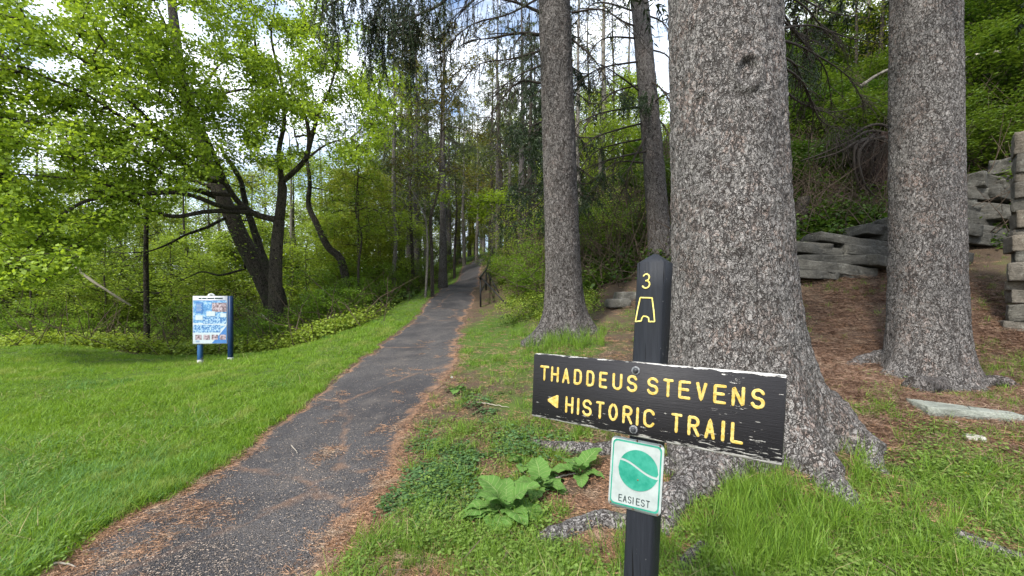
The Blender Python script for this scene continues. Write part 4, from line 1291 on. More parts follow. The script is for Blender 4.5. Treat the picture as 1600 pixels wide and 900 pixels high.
def build_ground_cover():
    rng = np.random.default_rng(21)
    # lawn and verge, left of the path
    x, y = sample_ground(185000, -24, 0, 1.6, 44, rng, 1.75, 420)
    g = left_grass(x, y); k = (g > rng.random(len(x))) ; x, y = x[k], y[k]
    sc = (.75 + .5 * rng.random(len(x))) * (1 + .25 * vnoise(np.stack([x, y, x * 0], 1) * .8, 3)) * (1 + np.clip(y - 6, 0, 30) * .045)
    sc *= 1 + .35 * np.clip(fbm(np.stack([x, y, x * 0], 1) * .55, 8, 3) * 2, -.6, 1) + .5 * gsoft(x, y, -3.3, 2.6, .9, 1.6)
    scatter('lawn_grass', to3(x, y), sc, lawn_p, 1, .2, 'short bright green mown grass of the lawn and path verge', 'grass')
    q = rng.random(len(x)) < .16 * np.clip(.2 + 3.5 * fbm(np.stack([x, y, x * 0], 1) * .8, 9, 2), 0, 1)
    scatter('lawn_clover', to3(x[q], y[q]), .8 + .7 * rng.random(q.sum()), weed_p + dry_p * 2, 21, .2, 'small clover leaves and dry blades scattered through the lawn', 'weeds')
    m_ = gsoft(x, y, -3.4, 2.4, .8, 1.3) + gsoft(x, y, -4.6, 3.6, .9, .5) * .6 + .7 * np.clip(fbm(np.stack([x, y, x * 0], 1) * .7, 19, 2) * 3 - .5, 0, 1)
    q = rng.random(len(x)) < m_ * .35
    scatter('coarse_grass', to3(x[q], y[q]), .7 + .6 * rng.random(q.sum()), blue_p, 22, .25, 'coarser bluish green grass patches in the lawn near the path', 'grass')
    # longer edge grass at the lawn's lip near the path
    x, y = sample_ground(24000, -6, 0, 1.8, 30, rng, 1.7)
    l, r = path_edges(y); d = l - x
    k = (d > .05) & (rng.random(len(x)) < np.exp(-(d / .55) ** 2)) ; x, y = x[k], y[k]
    scatter('verge_grass', to3(x, y), .6 + .5 * rng.random(len(x)), mid_p, 2, .2, 'slightly longer grass along the left edge of the gravel path', 'grass')
    # right of the path: weeds, thin grass, ground ivy
    x, y = sample_ground(170000, -2, 22, 1.5, 26, rng, 1.8)
    l, r = path_edges(y); p = to3(x, y); gr, lt = masks(x, y)
    k = (x > r + .03) & off_trunks(x, y)
    nz = fbm(np.stack([x, y, x * 0], 1) * 1.9, 31, 3)
    w = np.clip(gr * (1.0 + 2.6 * nz), 0, 1)
    kk = k & (rng.random(len(x)) < w * .52)
    kind = rng.random(len(x)) + .5 * fbm(np.stack([x, y, x * 0], 1) * 1.1, 33, 2)
    q = kk & (kind > .62)
    scatter('weeds', p[q], .6 + .7 * rng.random(q.sum()), weed_p, 3, .2, 'low broad leaved weeds and moss growing right of the gravel path', 'weeds')
    q = kk & (kind <= .62)
    scatter('thin_grass', p[q], .5 + .6 * rng.random(q.sum()), mid_p + dry_p, 4, .25, 'thin patchy grass growing right of the gravel path', 'grass')
    # ground ivy patches
    x, y = sample_ground(60000, -2, 3, 1.9, 8, rng, 1.6)
    p = to3(x, y); px, py = proj(p)
    m = gsoft(px, py, 720, 735, 95, 38) + gsoft(px, py, 645, 790, 38, 28) + gsoft(px, py, 690, 640, 90, 30) * .5 + gsoft(px, py, 800, 690, 60, 16) * .6
    k = (rng.random(len(x)) < m * .7 * (fbm(p * 4, 5, 2) > 0)) & (x > path_edges(y)[1] + .12)
    scatter('ground_ivy', p[k], .7 + .6 * rng.random(k.sum()), clover_p, 5, .15, 'dull bluish green ground ivy mats between path and broad leaved plant', 'ground ivy')
    # tall soft grass: below the board, before the left spruce, right foreground
    x, y = sample_ground(70000, -1.5, 9, 1.4, 9, rng, 1.6)
    p = to3(x, y); px, py = proj(p)
    m = (gsoft(px, py, 1180, 800, 55, 60) * 1.1 + gsoft(px, py, 1210, 870, 75, 50) * .7 + gsoft(px, py, 1330, 770, 60, 60) * .35 + gsoft(px, py, 1450, 830, 120, 60) * .25
         + gsoft(px, py, 875, 535, 48, 14) * 1.4 + gsoft(px, py, 650, 870, 80, 42) * .9 + gsoft(px, py, 1000, 880, 70, 30) * .3 + gsoft(px, py, 900, 665, 90, 16) * .6 + gsoft(px, py, 1290, 400, 40, 20)* .5)
    k = (rng.random(len(x)) < m * .36) & off_trunks(x, y) & (x > path_edges(y)[1] + .1)
    sc = np.where(py[k] > 600, .38 + .5 * rng.random(k.sum()), .8 + .4 * rng.random(k.sum()))
    sc *= np.where(gsoft(px[k], py[k], 650, 870, 120, 80) > .3, .55, 1)
    scatter('tall_grass', p[k], sc, tall_p, 6, .18, 'long soft bright grass below the sign board and round the spruce feet', 'grass')
    # needle litter
    x, y = sample_ground(90000, -4, 14, 1.6, 16, rng, 1.7)
    gr, lt = masks(x, y); l, r = path_edges(y); p = to3(x, y, .004)
    ins = np.minimum(x - l, r - x)
    band = np.exp(-(np.abs(ins) / .10)) * np.where(x < (l + r) / 2, .55, 1)
    nz = fbm(np.stack([x, y, x * 0], 1) * 2.2, 41, 3)
    onp = (ins > 0) * np.clip(nz * 1.2 - .30, 0, 1) * .5
    w = np.where(x > l - .1, np.maximum(np.where(x > r, lt * (.65 + .6 * nz), 0), np.maximum(band * (.6 + 1.2 * nz), onp)), 0)
    k = (rng.random(len(x)) < w) & off_trunks(x, y)
    scatter('needle_litter', p[k], .7 + .6 * rng.random(k.sum()), edge_p, 7, .1, 'rusty fallen spruce needles along the path edges and under the spruces', 'needle litter')
    k = (ins > .05) & (y < 9) & (rng.random(len(x)) < .28)
    xx = 2.4 + 7 * rng.random(60000); yy = 3.2 + 6.5 * rng.random(60000); g2, l2 = masks(xx, yy)
    kk = (rng.random(60000) < l2 * (.55 + .9 * fbm(np.stack([xx, yy, xx * 0], 1) * 1.6, 43, 3)) * np.clip(6 / yy, .3, 1)) & off_trunks(xx, yy) & (xx / yy < 1.45)
    scatter('spruce_litter', to3(xx[kk], yy[kk], .004), .8 + .9 * rng.random(kk.sum()), litter_p + [litter_p[3]], 17, .15, 'thick carpet of rusty needles and bark flakes between the two big trunks', 'needle litter')
    scatter('path_chips', p[k], .6 + .8 * rng.random(k.sum()), chip_p, 8, .05, 'pale grit and wood chips scattered over the dark gravel path', 'grit')
    k = (x > r) & off_trunks(x, y) & (rng.random(len(x)) < .022)
    scatter('fallen_twigs', p[k], .6 + .9 * rng.random(k.sum()), twig_p, 9, .15, 'small dry twigs fallen on the soil beneath the spruces', 'twigs')
build_ground_cover()

# ------------------------------------------------------------------ maple with the wide crown, leaning dark tree beside it
def Wp(l): return [W(*q) for q in l]
def build_maple():
    rng = np.random.default_rng(101)
    b = on((430 - 800) / F * 13, 13.0)
    root = thing('maple_tree', b, 'forked maple whose wide fresh green crown sweeps left over the blue information board', 'tree')
    wd = Wood(rng)
    gz = float(H(b[0], 13.0))
    tr = wd.limb([np.array([b[0] + .03, 13, gz - .2]), W(430, 470, 13), W(431, 400, 13), W(436, 345, 13)], .235, .16)
    A = wd.limb(Wp([(436, 345, 13), (400, 335, 12.8), (375, 318, 12.6), (352, 285, 12.2), (338, 250, 12), (318, 205, 11.6), (285, 165, 11.2), (250, 125, 10.8)]), .10, .03, tr[-1])
    Bm = wd.limb(Wp([(436, 345, 13), (441, 300, 13), (440, 285, 13)]), .15, .12, tr[-1])
    B1 = wd.limb(Wp([(440, 285, 13), (436, 235, 13), (444, 190, 13.2), (440, 130, 13.4), (424, 60, 13.4), (430, 5, 13.4)]), .085, .02, Bm[-1])
    B2 = wd.limb(Wp([(440, 285, 13), (466, 262, 12.9), (481, 240, 12.8), (482, 205, 12.6), (474, 175, 12.6), (455, 150, 12.6), (430, 140, 12.5), (400, 128, 12.4)]), .085, .02, Bm[-1])
    B3 = wd.limb(Wp([(482, 235, 12.8), (490, 205, 12.6), (500, 170, 12.4), (515, 140, 12.2), (528, 95, 12)]), .07, .02, B2[12])
    B4 = wd.limb(Wp([(478, 250, 12.8), (500, 232, 12.6), (520, 222, 12.4), (548, 215, 12.2)]), .04, .015, B2[10])
    # long sweeping boughs to the left, coming towards the viewer
    A1 = wd.limb(Wp([(345, 268, 12.1), (300, 240, 11.5), (250, 205, 10.8), (205, 160, 10), (150, 110, 9.4), (95, 70, 9), (40, 30, 8.6)]), .075, .015, A[16])
    A2 = wd.limb(Wp([(350, 285, 12.2), (310, 275, 11.4), (255, 225, 10.6), (200, 190, 10), (140, 150, 9.4), (70, 120, 9), (10, 90, 8.6)]), .07, .015, A[14])
    A3 = wd.limb(Wp([(365, 305, 12.4), (320, 300, 11.6), (260, 275, 10.6), (190, 225, 9.8), (120, 205, 9.2), (50, 190, 8.8), (-40, 180, 8.4)]), .06, .015, A[12])
    A4 = wd.limb(Wp([(385, 325, 12.7), (345, 322, 11.8), (290, 303, 10.8), (225, 303, 10), (150, 310, 9.4), (105, 330, 9), (60, 372, 8.7), (30, 400, 8.5)]), .075, .012, A[8])
    A5 = wd.limb(Wp([(395, 332, 12.8), (330, 330, 11.6), (270, 338, 10.6), (215, 318, 10), (170, 290, 9.4), (100, 278, 9), (0, 270, 8.4)]), .07, .012, A[6])
    A6 = wd.limb(Wp([(300, 185, 11.4), (290, 140, 11.2), (262, 100, 11), (262, 50, 10.8), (240, 0, 10.6)]), .05, .02, A[22])
    lo = 0
    T = []
    low = lambda px: np.interp(px, [-250, 0, 60, 130, 200, 270, 330, 400, 430], [470, 460, 450, 405, 355, 325, 285, 250, 210])
    while len(T) < 2100:
        px = -150 + 570 * rng.random(); py = -110 + 560 * rng.random()
        if py > low(px): continue
        q = np.array([[px / 62, py / 36, 1.5]])
        if fbm(q, 77, 2)[0] < -.26: continue
        Z = np.interp(px, [-200, 0, 200, 420], [8.4, 9.0, 10.3, 12.3]) + rng.normal() * .8
        T.append(W(px, py, Z))
    while len(T) < 2700:
        px = 375 + 235 * rng.random(); py = -70 + 330 * rng.random()
        if py > np.interp(px, [375, 450, 520, 610], [240, 300, 290, 215]): continue
        if fbm(np.array([[px / 50, py / 34, 7.5]]), 78, 2)[0] < -.05: continue
        T.append(W(px, py, 12.6 + rng.normal() * 1.0))
    brs = wd.grow(np.array(T), step=.4, up=.35, wob=.10)
    mb = MB(); wd.mesh(mb, tip=.0042, rmax=.045, sides=4)
    mb.part('trunk', M['bark_maple'], root)
    V, F_, v = twig_leaves(wd, brs, 54, .076, rng, spread=.15, frac=.12, up=.45, aspect=.85, droop=.35)
    part('crown', V, F_, M['maple_leaf'], root, False, fattr={'v': v})
build_maple()
def build_leaning():
    rng = np.random.default_rng(102)
    Z = 14.2
    b = on((447 - 800) / F * Z, Z)
    root = thing('leaning_tree', b, 'thick dark ivy roughened trunk leaning left behind the forked maple', 'tree')
    wd = Wood(rng)
    t1 = wd.limb([b - [0, 0, .3]] + Wp([(425, 470, Z), (402, 420, Z), (378, 375, Z), (358, 330, Z), (338, 290, Z), (318, 240, Z), (298, 180, Z), (283, 120, Z), (276, 70, Z), (268, 0, Z)]), .33, .13)
    t2 = wd.limb([b + [.3, -.3, -.3]] + Wp([(440, 465, 13.8), (420, 425, 13.8), (402, 375, 13.8), (385, 325, 13.8), (375, 280, 13.8), (350, 240, 13.6)]), .17, .06)
    def lm(l, r0, r1, j): return wd.limb(Wp(l), r0, r1, j)
    lm([(350, 312, Z), (300, 296, Z - .5), (240, 300, Z - 1), (180, 296, Z - 1.4), (130, 304, Z - 1.6)], .10, .02, t1[25])
    lm([(362, 335, Z), (330, 352, Z - .6), (290, 368, Z - 1), (240, 390, Z - 1.3), (190, 396, Z - 1.5)], .06, .012, t1[22])
    lm([(345, 300, Z), (300, 282, Z - .4), (240, 270, Z - .8), (160, 262, Z - 1.2)], .07, .012, t1[26])
    lm([(290, 150, Z), (330, 150, Z - .4), (375, 140, Z - .8), (400, 142, Z - 1)], .07, .02, t1[42])
    lm([(292, 160, Z), (322, 130, Z + .4), (345, 100, Z + .6), (385, 85, Z + .8)], .06, .015, t1[40])
    lm([(286, 140, Z), (262, 128, Z), (235, 118, Z - .3)], .07, .03, t1[43])
    lm([(383, 420, Z), (345, 430, Z - .5), (315, 425, Z - .8), (280, 440, Z - 1.2)], .04, .01, t1[14])
    T = []
    for k in range(150):
        px = 120 + 300 * rng.random(); py = 60 + 380 * rng.random(); T.append(W(px, py, Z - 1.2 + rng.normal() * .7))
    brs = wd.grow(np.array(T), step=.4, up=.1, wob=.15)
    mb = MB(); wd.mesh(mb, tip=.005, rmax=.03)
    V, fs, fa = mb.data()
    V = V + (.03 * np.stack([fbm(V * 3.1, 1, 3), fbm(V * 3.1, 2, 3), fbm(V * 3.1, 3, 3)], 1))
    part('trunk', V, fs, M['bark_dark'], root)
    V, F_, v = twig_leaves(wd, brs, 9, .09, rng, spread=.2, frac=.3)
    part('crown', V, F_, M['leaf_green'], root, False, fattr={'v': v})
build_leaning()

def bent_tree(name, label, pxs, Z, r0, r1, tn, trange, per, mat, bmat, seed, leaf=.08, cat='tree', up=.4, depth=.6):
    """single trunk given along the photo, twigs grown into a window"""
    rng = np.random.default_rng(seed)
    b = on((pxs[0][0] - 800) / F * Z, Z)
    root = thing(name, b, label, cat)
    wd = Wood(rng)
    wd.limb([b - [0, 0, .3]] + [W(px, py, Z) for px, py in pxs[1:]], r0, r1)
    T = []
    x0, y0, x1, y1 = trange
    while len(T) < tn:
        px = x0 + (x1 - x0) * rng.random(); py = y0 + (y1 - y0) * rng.random()
        if fbm(np.array([[px / 40, py / 28, seed * 1.3]]), 5, 2)[0] < -.1: continue
        T.append(W(px, py, Z + rng.normal() * depth))
    brs = wd.grow(np.array(T), step=.4, up=up, wob=.12)
    mb = MB(); wd.mesh(mb, tip=.005, rmax=min(.05, r0 * .5)); mb.part('trunk', bmat, root)
    if per:
        V, F_, v = twig_leaves(wd, brs, per, leaf, rng, spread=.16, frac=.25)
        part('crown', V, F_, mat, root, False, fattr={'v': v})
bent_tree('bent_tree', 'dark bare trunk bending up leftwards between maple and bushes', [(548, 470), (536, 415), (512, 385), (495, 350), (482, 320), (484, 285), (478, 240)], 16, .17, .06, 130, (450, 60, 600, 330), 30, M['leaf_green'], M['bark_dark'], 111, .1)
bent_tree('slender_tree', 'slender twin stemmed tree with bronze young leaves at the edge of the path verge', [(676, 440), (675, 400), (673, 340), (684, 300), (688, 240), (690, 150), (688, 60)], 15.5, .075, .02, 260, (600, 30, 770, 300), 26, M['leaf_olive'], M['bark_maple'], 112, .075)
bent_tree('slender_tree', 'thin pale sapling with a side fork leaning over the verge bushes', [(664, 440), (668, 400), (666, 350), (660, 330), (650, 310), (640, 290)], 15.2, .05, .012, 60, (610, 180, 700, 320), 14, M['leaf_green'], M['bark_pale'], 113, .08)
bent_tree('branching_sapling', 'thin dark sapling rising from bushes between the maple and the twin stemmed tree', [(562, 470), (560, 420), (565, 370), (556, 330), (560, 260), (556, 180)], 15, .05, .012, 150, (500, 110, 650, 380), 34, M['leaf_green'], M['bark_maple'], 114, .085)
bent_tree('vine_trunk', 'thin straight dark trunk wrapped in twiggy vine at the lawn edge left of the board', [(230, 520), (229, 470), (228, 400), (229, 330), (230, 280)], 13, .085, .05, 90, (180, 270, 280, 480), 6, M['leaf_green'], M['bark_dark'], 115, .07)
bent_tree('dark_trunk_tree', 'thick dark trunk at the far left edge of the wood', [(8, 480), (8, 430), (6, 370), (4, 300), (0, 200)], 17, .28, .2, 60, (-120, 120, 120, 360), 30, M['leaf_green'], M['bark_dark'], 116, .1)
bent_tree('leafy_branch_tree', 'small tree with bright drooping leaves reaching over the path from the right', [(850, 455), (835, 380), (815, 335), (780, 318), (735, 312)], 17, .06, .012, 60, (690, 300, 800, 345), 28, M['maple_leaf'], M['bark_maple'], 117, .10, depth=.35)

# ------------------------------------------------------------------ tree kinds for the wood, copied with their trunk and crown
dec = [make_tree('woodland_tree', 'x', 'tree', 13, .17, (2.0, 13, 3.2, .8), 290, 42, .14, M['leaf_green'], M['bark_maple'], 201, clumps=1, spread=.3),
       make_tree('woodland_tree', 'x', 'tree', 11, .13, (1.5, 11, 2.8, .8), 270, 42, .13, M['leaf_yellow'], M['bark_maple'], 202, clumps=1, spread=.28),
       make_tree('woodland_tree', 'x', 'tree', 15, .2, (3, 15, 3.4, .9), 290, 40, .14, M['leaf_green'], M['bark_dark'], 203, clumps=1, spread=.3)]
low_dec = [make_tree('understory_tree', 'x', 'tree', 5.5, .06, (.4, 5.6, 2.0, .8), 230, 46, .10, M['leaf_green'], M['bark_maple'], 211, clumps=1, spread=.2),
           make_tree('understory_tree', 'x', 'tree', 4.6, .05, (.3, 4.8, 1.9, .8), 210, 46, .10, M['bush_bright'], M['bark_maple'], 212, clumps=1, spread=.2)]
bare = [make_tree('bare_tree', 'x', 'tree', 15, .17, (4, 15, 2.6, .9), 190, 6, .09, M['leaf_olive'], M['bark_pale'], 221, tip=.007, spread=.15),
        make_tree('bare_tree', 'x', 'tree', 13, .12, (3, 13, 2.0, .9), 150, 10, .09, M['leaf_yellow'], M['bark_dark'], 222, tip=.007, spread=.15)]
con = [make_conifer('pine_tree', 'x', 17, .24, 231, (.30, 1), 2.3, 60, 22, 'needle_mid', 44, .20, .018, 'bark_mid', .3),
       make_conifer('pine_tree', 'x', 19, .28, 232, (.42, 1), 2.6, 56, 30, 'needle_mid', 44, .20, .018, 'bark_mid', .35),
       make_conifer('dark_spruce', 'x', 14, .24, 233, (.24, 1), 2.3, 84, 8, 'needle_dark', 75, .12, .011, 'bark_dark', .5, sprays=11)]
bush = [make_tree('bush', 'x', 'bush', 1.5, .022, (.1, 1.5, 1.1, .55), 130, 46, .062, M['bush_leaf'], M['twig_brown'], 241, stems=6, spread=.10, tip=.003, step=.25),
        make_tree('bush', 'x', 'bush', 1.1, .02, (.05, 1.1, 1.0, .5), 110, 46, .062, M['bush_bright'], M['twig_brown'], 242, stems=5, spread=.10, tip=.003, step=.25),
        make_tree('bush', 'x', 'bush', 2.3, .025, (.2, 2.4, 1.25, .6), 150, 26, .062, M['bush_leaf'], M['twig_brown'], 243, stems=8, spread=.12, tip=.003, step=.25)]
thicket = [make_tree('twiggy_shrub', 'x', 'shrub', 2.6, .022, (.3, 2.8, 1.4, .7), 190, 7, .055, M['bush_bright'], M['twig_brown'], 251, stems=9, spread=.1, tip=.0045, step=.3, up=.1),
           make_tree('twiggy_shrub', 'x', 'shrub', 1.9, .02, (.2, 2.0, 1.3, .6), 170, 12, .055, M['bush_leaf'], M['twig_brown'], 252, stems=8, spread=.1, tip=.0045, step=.3, up=.1)]
hill_tree = [make_tree('hillside_tree', 'x', 'tree', 5.2, .06, (.4, 5.4, 2.0, .8), 230, 44, .10, M['hill_leaf'], M['twig_dark'], 215, clumps=1, spread=.2), make_tree('hillside_tree', 'x', 'tree', 4.4, .05, (.3, 4.6, 1.9, .8), 200, 44, .10, M['leaf_deep'], M['twig_dark'], 216, clumps=1, spread=.2)]  # darker copies of the understory trees, hill shade carried by leaf colour
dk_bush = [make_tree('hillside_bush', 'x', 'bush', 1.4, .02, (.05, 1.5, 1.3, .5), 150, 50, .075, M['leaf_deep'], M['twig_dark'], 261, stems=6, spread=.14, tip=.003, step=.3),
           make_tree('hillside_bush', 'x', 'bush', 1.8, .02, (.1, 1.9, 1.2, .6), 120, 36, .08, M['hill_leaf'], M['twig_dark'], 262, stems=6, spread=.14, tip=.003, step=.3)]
pr = np.random.default_rng(77)
LM = [(-60, 'beyond the left edge of the lawn'), (40, 'at the far left'), (120, 'by the bleached broken branch'), (200, 'left of the vine wrapped trunk'), (262, 'at the vine wrapped trunk'), (365, 'behind the information board'), (420, 'behind the leaning dark trunk'),
      (470, 'right behind the forked maple'), (520, 'at the bent dark trunk'), (560, 'right of the bent dark trunk'), (605, 'midway between maple and twin stemmed tree'), (650, 'just left of the twin stemmed tree'), (690, 'behind the twin stemmed tree'), (715, 'right of the twin stemmed tree'),
      (742, 'left of the path crest'), (768, 'straight over the path crest'), (800, 'just right of the path crest'), (845, 'right of the handrail'), (900, 'behind the left spruce'), (945, 'just right of the left spruce'), (1000, 'left of the slim spruce'), (1050, 'behind the slim spruce'),
      (1230, 'hidden behind the great spruce'), (1300, 'right of the great spruce'), (1345, 'midway between great and right spruce'), (1395, 'just left of the right spruce'), (1520, 'behind the right spruce'), (1570, 'just right of the right spruce'), (1610, 'at the right edge'), (9999, 'beyond the right edge')]
def plant(kind, px, Z, sc, label, group=None, sink=.1, cat=None, rows=((14, 'nearest'), (17, 'near'), (21, 'second row'), (26, 'middle'), (33, 'farther'), (45, 'far'), (999, 'farthest'))):
    if px < -700 or px > 1900: return None
    if group:
        label = next(b for a, b in rows if Z < a) + ' ' + label + ' ' + next(b for a, b in LM if px < a)
    x = (px - 800) / F * Z
    return kind.put(on(x, Z, -sink), pr.random() * 2 * PI, sc * (.92 + .16 * pr.random()), label, group, cat)
# far wood on the left and behind: three bands
g_far = 'leafy trees in the wood left of the path'
for k, (px, Z, t, s) in enumerate([(-150, 20, 0, .8), (-60, 24, 1, .9), (40, 21, 2, .75), (120, 27, 0, .9), (190, 20, 1, .75), (255, 26, 2, .85), (330, 22, 0, .75), (395, 25, 1, .9), (470, 21, 2, .65),
        (520, 28, 0, .9), (560, 23, 1, .8), (610, 32, 2, .9), (-250, 30, 2, .9), (10, 36, 0, 1), (90, 40, 2, 1), (160, 36, 1, 1), (230, 42, 0, 1.05), (300, 38, 2, 1), (370, 40, 1, 1.1), (430, 36, 0, 1), (490, 44, 2, 1.1), (550, 42, 1, 1.1), (600, 48, 0, 1.1), (650, 52, 2, 1.1)]):
    plant(dec[t], px, Z, s, 'leafy spring tree', g_far)
g_low = 'low leafy trees at the wood edge'
for px, Z, t, s in [(-120, 15, 0, .8), (-30, 16, 1, .8), (45, 15.5, 0, .85), (110, 17, 1, .9), (165, 15, 0, .8), (215, 17, 1, .85), (270, 16, 0, .8), (320, 18, 1, .9), (370, 19, 0, .9), (480, 17, 1, .8), (525, 19, 0, .9), (590, 19, 1, .9), (625, 21, 0, .8), (80, 22, 0, 1.1), (300, 24, 1, 1.2), (440, 24, 0, 1.2), (150, 26, 1, 1.3), (560, 26, 0, 1.1), (-60, 22, 1, 1.2), (500, 32, 0, 1.6), (380, 30, 1, 1.6), (220, 32, 0, 1.6), (60, 32, 1, 1.7), (640, 30, 0, 1.1), (20, 19, 0, 1), (95, 20, 1, 1.1), (180, 19.5, 0, 1.1), (240, 21, 1, 1.1), (305, 20, 0, 1.1), (345, 20.5, 1, 1.1), (405, 20, 0, 1.1), (455, 19, 1, 1), (495, 21, 0, 1.1), (545, 20, 1, 1), (-90, 19, 0, 1.1), (130, 22, 1, 1.2), (265, 25, 0, 1.4), (420, 27, 1, 1.5)]:
    plant(low_dec[t], px, Z, s, 'low leafy tree', g_low)
for px, Z, t, s_ in [(575, 20, 1, .62), (605, 27, 0, .8), (742, 44, 0, 1), (768, 40, 1, 1), (700, 40, 0, 1), (725, 36, 1, .9), (790, 40, 0, 1), (560, 18, 1, .6), (668, 36, 0, .9)]:
    plant(dec[t], px, Z, s_, 'slim leafy tree', 'slim leafy trees around the upper path')
for px, Z, t, s_ in [(-200, 18, 0, .8), (-290, 20, 1, .9), (-380, 17, 2, .8), (-480, 20, 0, .9), (-600, 17, 1, .9), (-330, 28, 2, 1), (-450, 30, 0, 1.1), (-560, 26, 2, 1)]:
    plant(dec[t], px, Z, s_, 'leafy tree', g_far)
for px, Z, t, s_ in [(-200, 15, 0, .9), (-250, 16, 1, .9), (-310, 15, 0, .9), (-370, 16, 1, 1), (-430, 15, 0, .9), (-500, 16, 1, 1), (-570, 15, 0, 1), (-640, 16, 1, 1), (-280, 22, 0, 1.2), (-400, 22, 1, 1.2), (-520, 22, 0, 1.2), (-230, 25, 1, 1.3)]:
    plant(low_dec[t], px, Z, s_, 'low leafy tree', g_low)
g_bare = 'bare trees in the wood'
for px, Z, t, s in [(70, 24, 0, .8), (200, 23, 1, .9), (345, 27, 0, .9), (415, 30, 1, 1), (455, 20, 0, .7), (505, 25, 1, .9), (575, 30, 0, .9), (645, 20, 1, .8), (665, 27, 0, .9), (710, 26, 1, .8), (745, 33, 0, .9), (765, 28, 1, .9), (795, 30, 0, .9), (820, 27, 1, .9), (615, 18, 0, .6), (780, 24, 1, .8), (725, 30, 0, .8), (140, 30, 1, 1), (-20, 27, 0, 1), (285, 19, 1, .7)]:
    plant(bare[t], px, Z, s, 'nearly leafless tree', g_bare)
# conifer stand each side of the path crest
g_con = 'tall conifers by the path crest'
for px, Z, t, s in [(693, 19, 1, .78), (618, 22, 0, .85), (640, 26, 1, .95), (655, 33, 0, 1), (600, 27, 0, .85), (575, 34, 1, 1), (668, 40, 1, 1), (703, 34, 0, 1), (717, 42, 1, 1.05), (733, 45, 0, 1), (738, 51, 1, 1.1), (712, 56, 1, 1), (757, 52, 0, 1), (765, 60, 1, 1.1), (778, 48, 0, .8), (790, 58, 1, 1), (745, 66, 0, 1), (772, 72, 1, 1.1), (727, 72, 0, 1.1), (690, 62, 1, 1.1), (805, 44, 0, .9), (540, 40, 1, 1.1), (652, 24, 0, .9), (778, 25, 1, .8), (795, 31, 0, .9), (815, 23, 1, .8), (770, 34, 1, .95), (752, 58, 0, 1.1), (835, 28, 0, .9), (628, 30, 1, 1)]:
    plant(con[t], px, Z, s, 'tall thin conifer', g_con)
plant(con[2], 872, 11.5, .95, 'dark spruce with drooping boughs showing behind the left spruce trunk')
plant(con[2], 825, 20, .9, 'dark spruce standing on the bank right of the path crest')
# crowns of the near spruces, above the picture
for tr_, sc_, dz, az in ((t_big, (1.35, 1.35, 1.0), 3.6, .4), (t_left, (1.15, 1.15, .85), 4.9, 2.1), (t_right, (1.3, 1.3, 1.0), 3.4, 4.0), (t_mid, (.95, .95, .6), 8.2, 1.0)):
    for ch in con[2].root.children:
        if ch.name.startswith('crown'):
            c_ = ch.copy(); COL.objects.link(c_); c_.parent = tr_
            c_.location = (-.25 if tr_ is t_left else (-.8 if tr_ is t_mid else 0), 0, dz); c_.scale = sc_; c_.rotation_euler = (0, 0, az)
# understory beyond the crest closes the view
for px, Z, t, s in [(745, 50, 0, .5), (770, 50, 1, .55), (790, 46, 0, .7), (725, 49, 1, .6), (700, 46, 0, .7), (760, 62, 1, .8), (738, 64, 0, .9), (780, 64, 1, 1), (800, 36, 0, .8), (820, 32, 1, .9), (712, 66, 1, 1), (810, 52, 0, 1.2), (690, 50, 1, 1.2)]:
    plant(low_dec[t], px, Z, s, 'low leafy tree', 'low trees beyond the path crest')
# bushes along the verge
g_b = 'bushes along the left verge of the path'
for px, Z, t, s in [(430, 12.4, 0, .6), (480, 12.6, 0, .85), (515, 12.9, 1, .8), (548, 13.2, 0, .95), (580, 14, 0, 1.0), (600, 14.6, 2, .75), (625, 15.6, 0, 1.05), (640, 17, 2, .85), (655, 18.5, 0, 1), (672, 20, 2, .85), (684, 22, 0, 1.1), (697, 25, 2, .9), (706, 28, 0, 1.2), (716, 33, 2, 1), (724, 38, 0, 1.2), (585, 16.5, 2, 1.1), (610, 18, 2, 1.2), (530, 15.5, 2, 1.1), (640, 22, 2, 1.1), (660, 27, 2, 1.1)]:
    plant(bush[t], px - (45 if Z > 13.5 else 18) * 14 / Z - 8, Z, s, 'dense green verge bush', g_b, .15)
g_e = 'shrubs along the lawn edge'
for k in range(34):
    px = -380 + k * 24 + pr.normal() * 6; Z = 13.2 + pr.random() * 1.6
    if 425 < px: continue
    plant(bush[[1, 0, 1, 2][k % 4]], px, Z, [.55, .75, .6, .75][k % 4], 'leafy lawn edge shrub', g_e, .15)
for k in range(18):
    px = -150 + k * 34 + pr.normal() * 8; Z = 15 + pr.random() * 3
    plant(thicket[k % 2], px, Z, .95, 'twiggy brown shrub', 'twiggy shrubs behind the lawn', .15)
# brushy bank right of the path
for px, Z, t, s in [(782, 18, 1, .8), (795, 15.5, 0, .75), (812, 13.8, 1, .8), (830, 15, 0, 1), (842, 12.3, 1, .8), (800, 22, 0, 1.1), (815, 19, 1, 1.2), (785, 26, 0, 1.1), (836, 18, 0, 1.2), (860, 14, 1, 1.1), (795, 32, 1, 1.3), (822, 26, 0, 1.5), (925, 13.5, 1, .9), (945, 12.5, 1, .8), (970, 13, 0, .9)]:
    plant(thicket[t], px, Z, s, 'half bare twiggy bank shrub', 'twiggy shrubs on the right bank', .15)
for px, Z, s in [(790, 17, .8), (806, 16, .85), (822, 14.2, .75), (838, 13.2, .65), (780, 22, .9), (850, 15.5, .8)]:
    plant(bush[0], px, Z, s, 'green bank bush', 'green bushes on the right bank', .15)
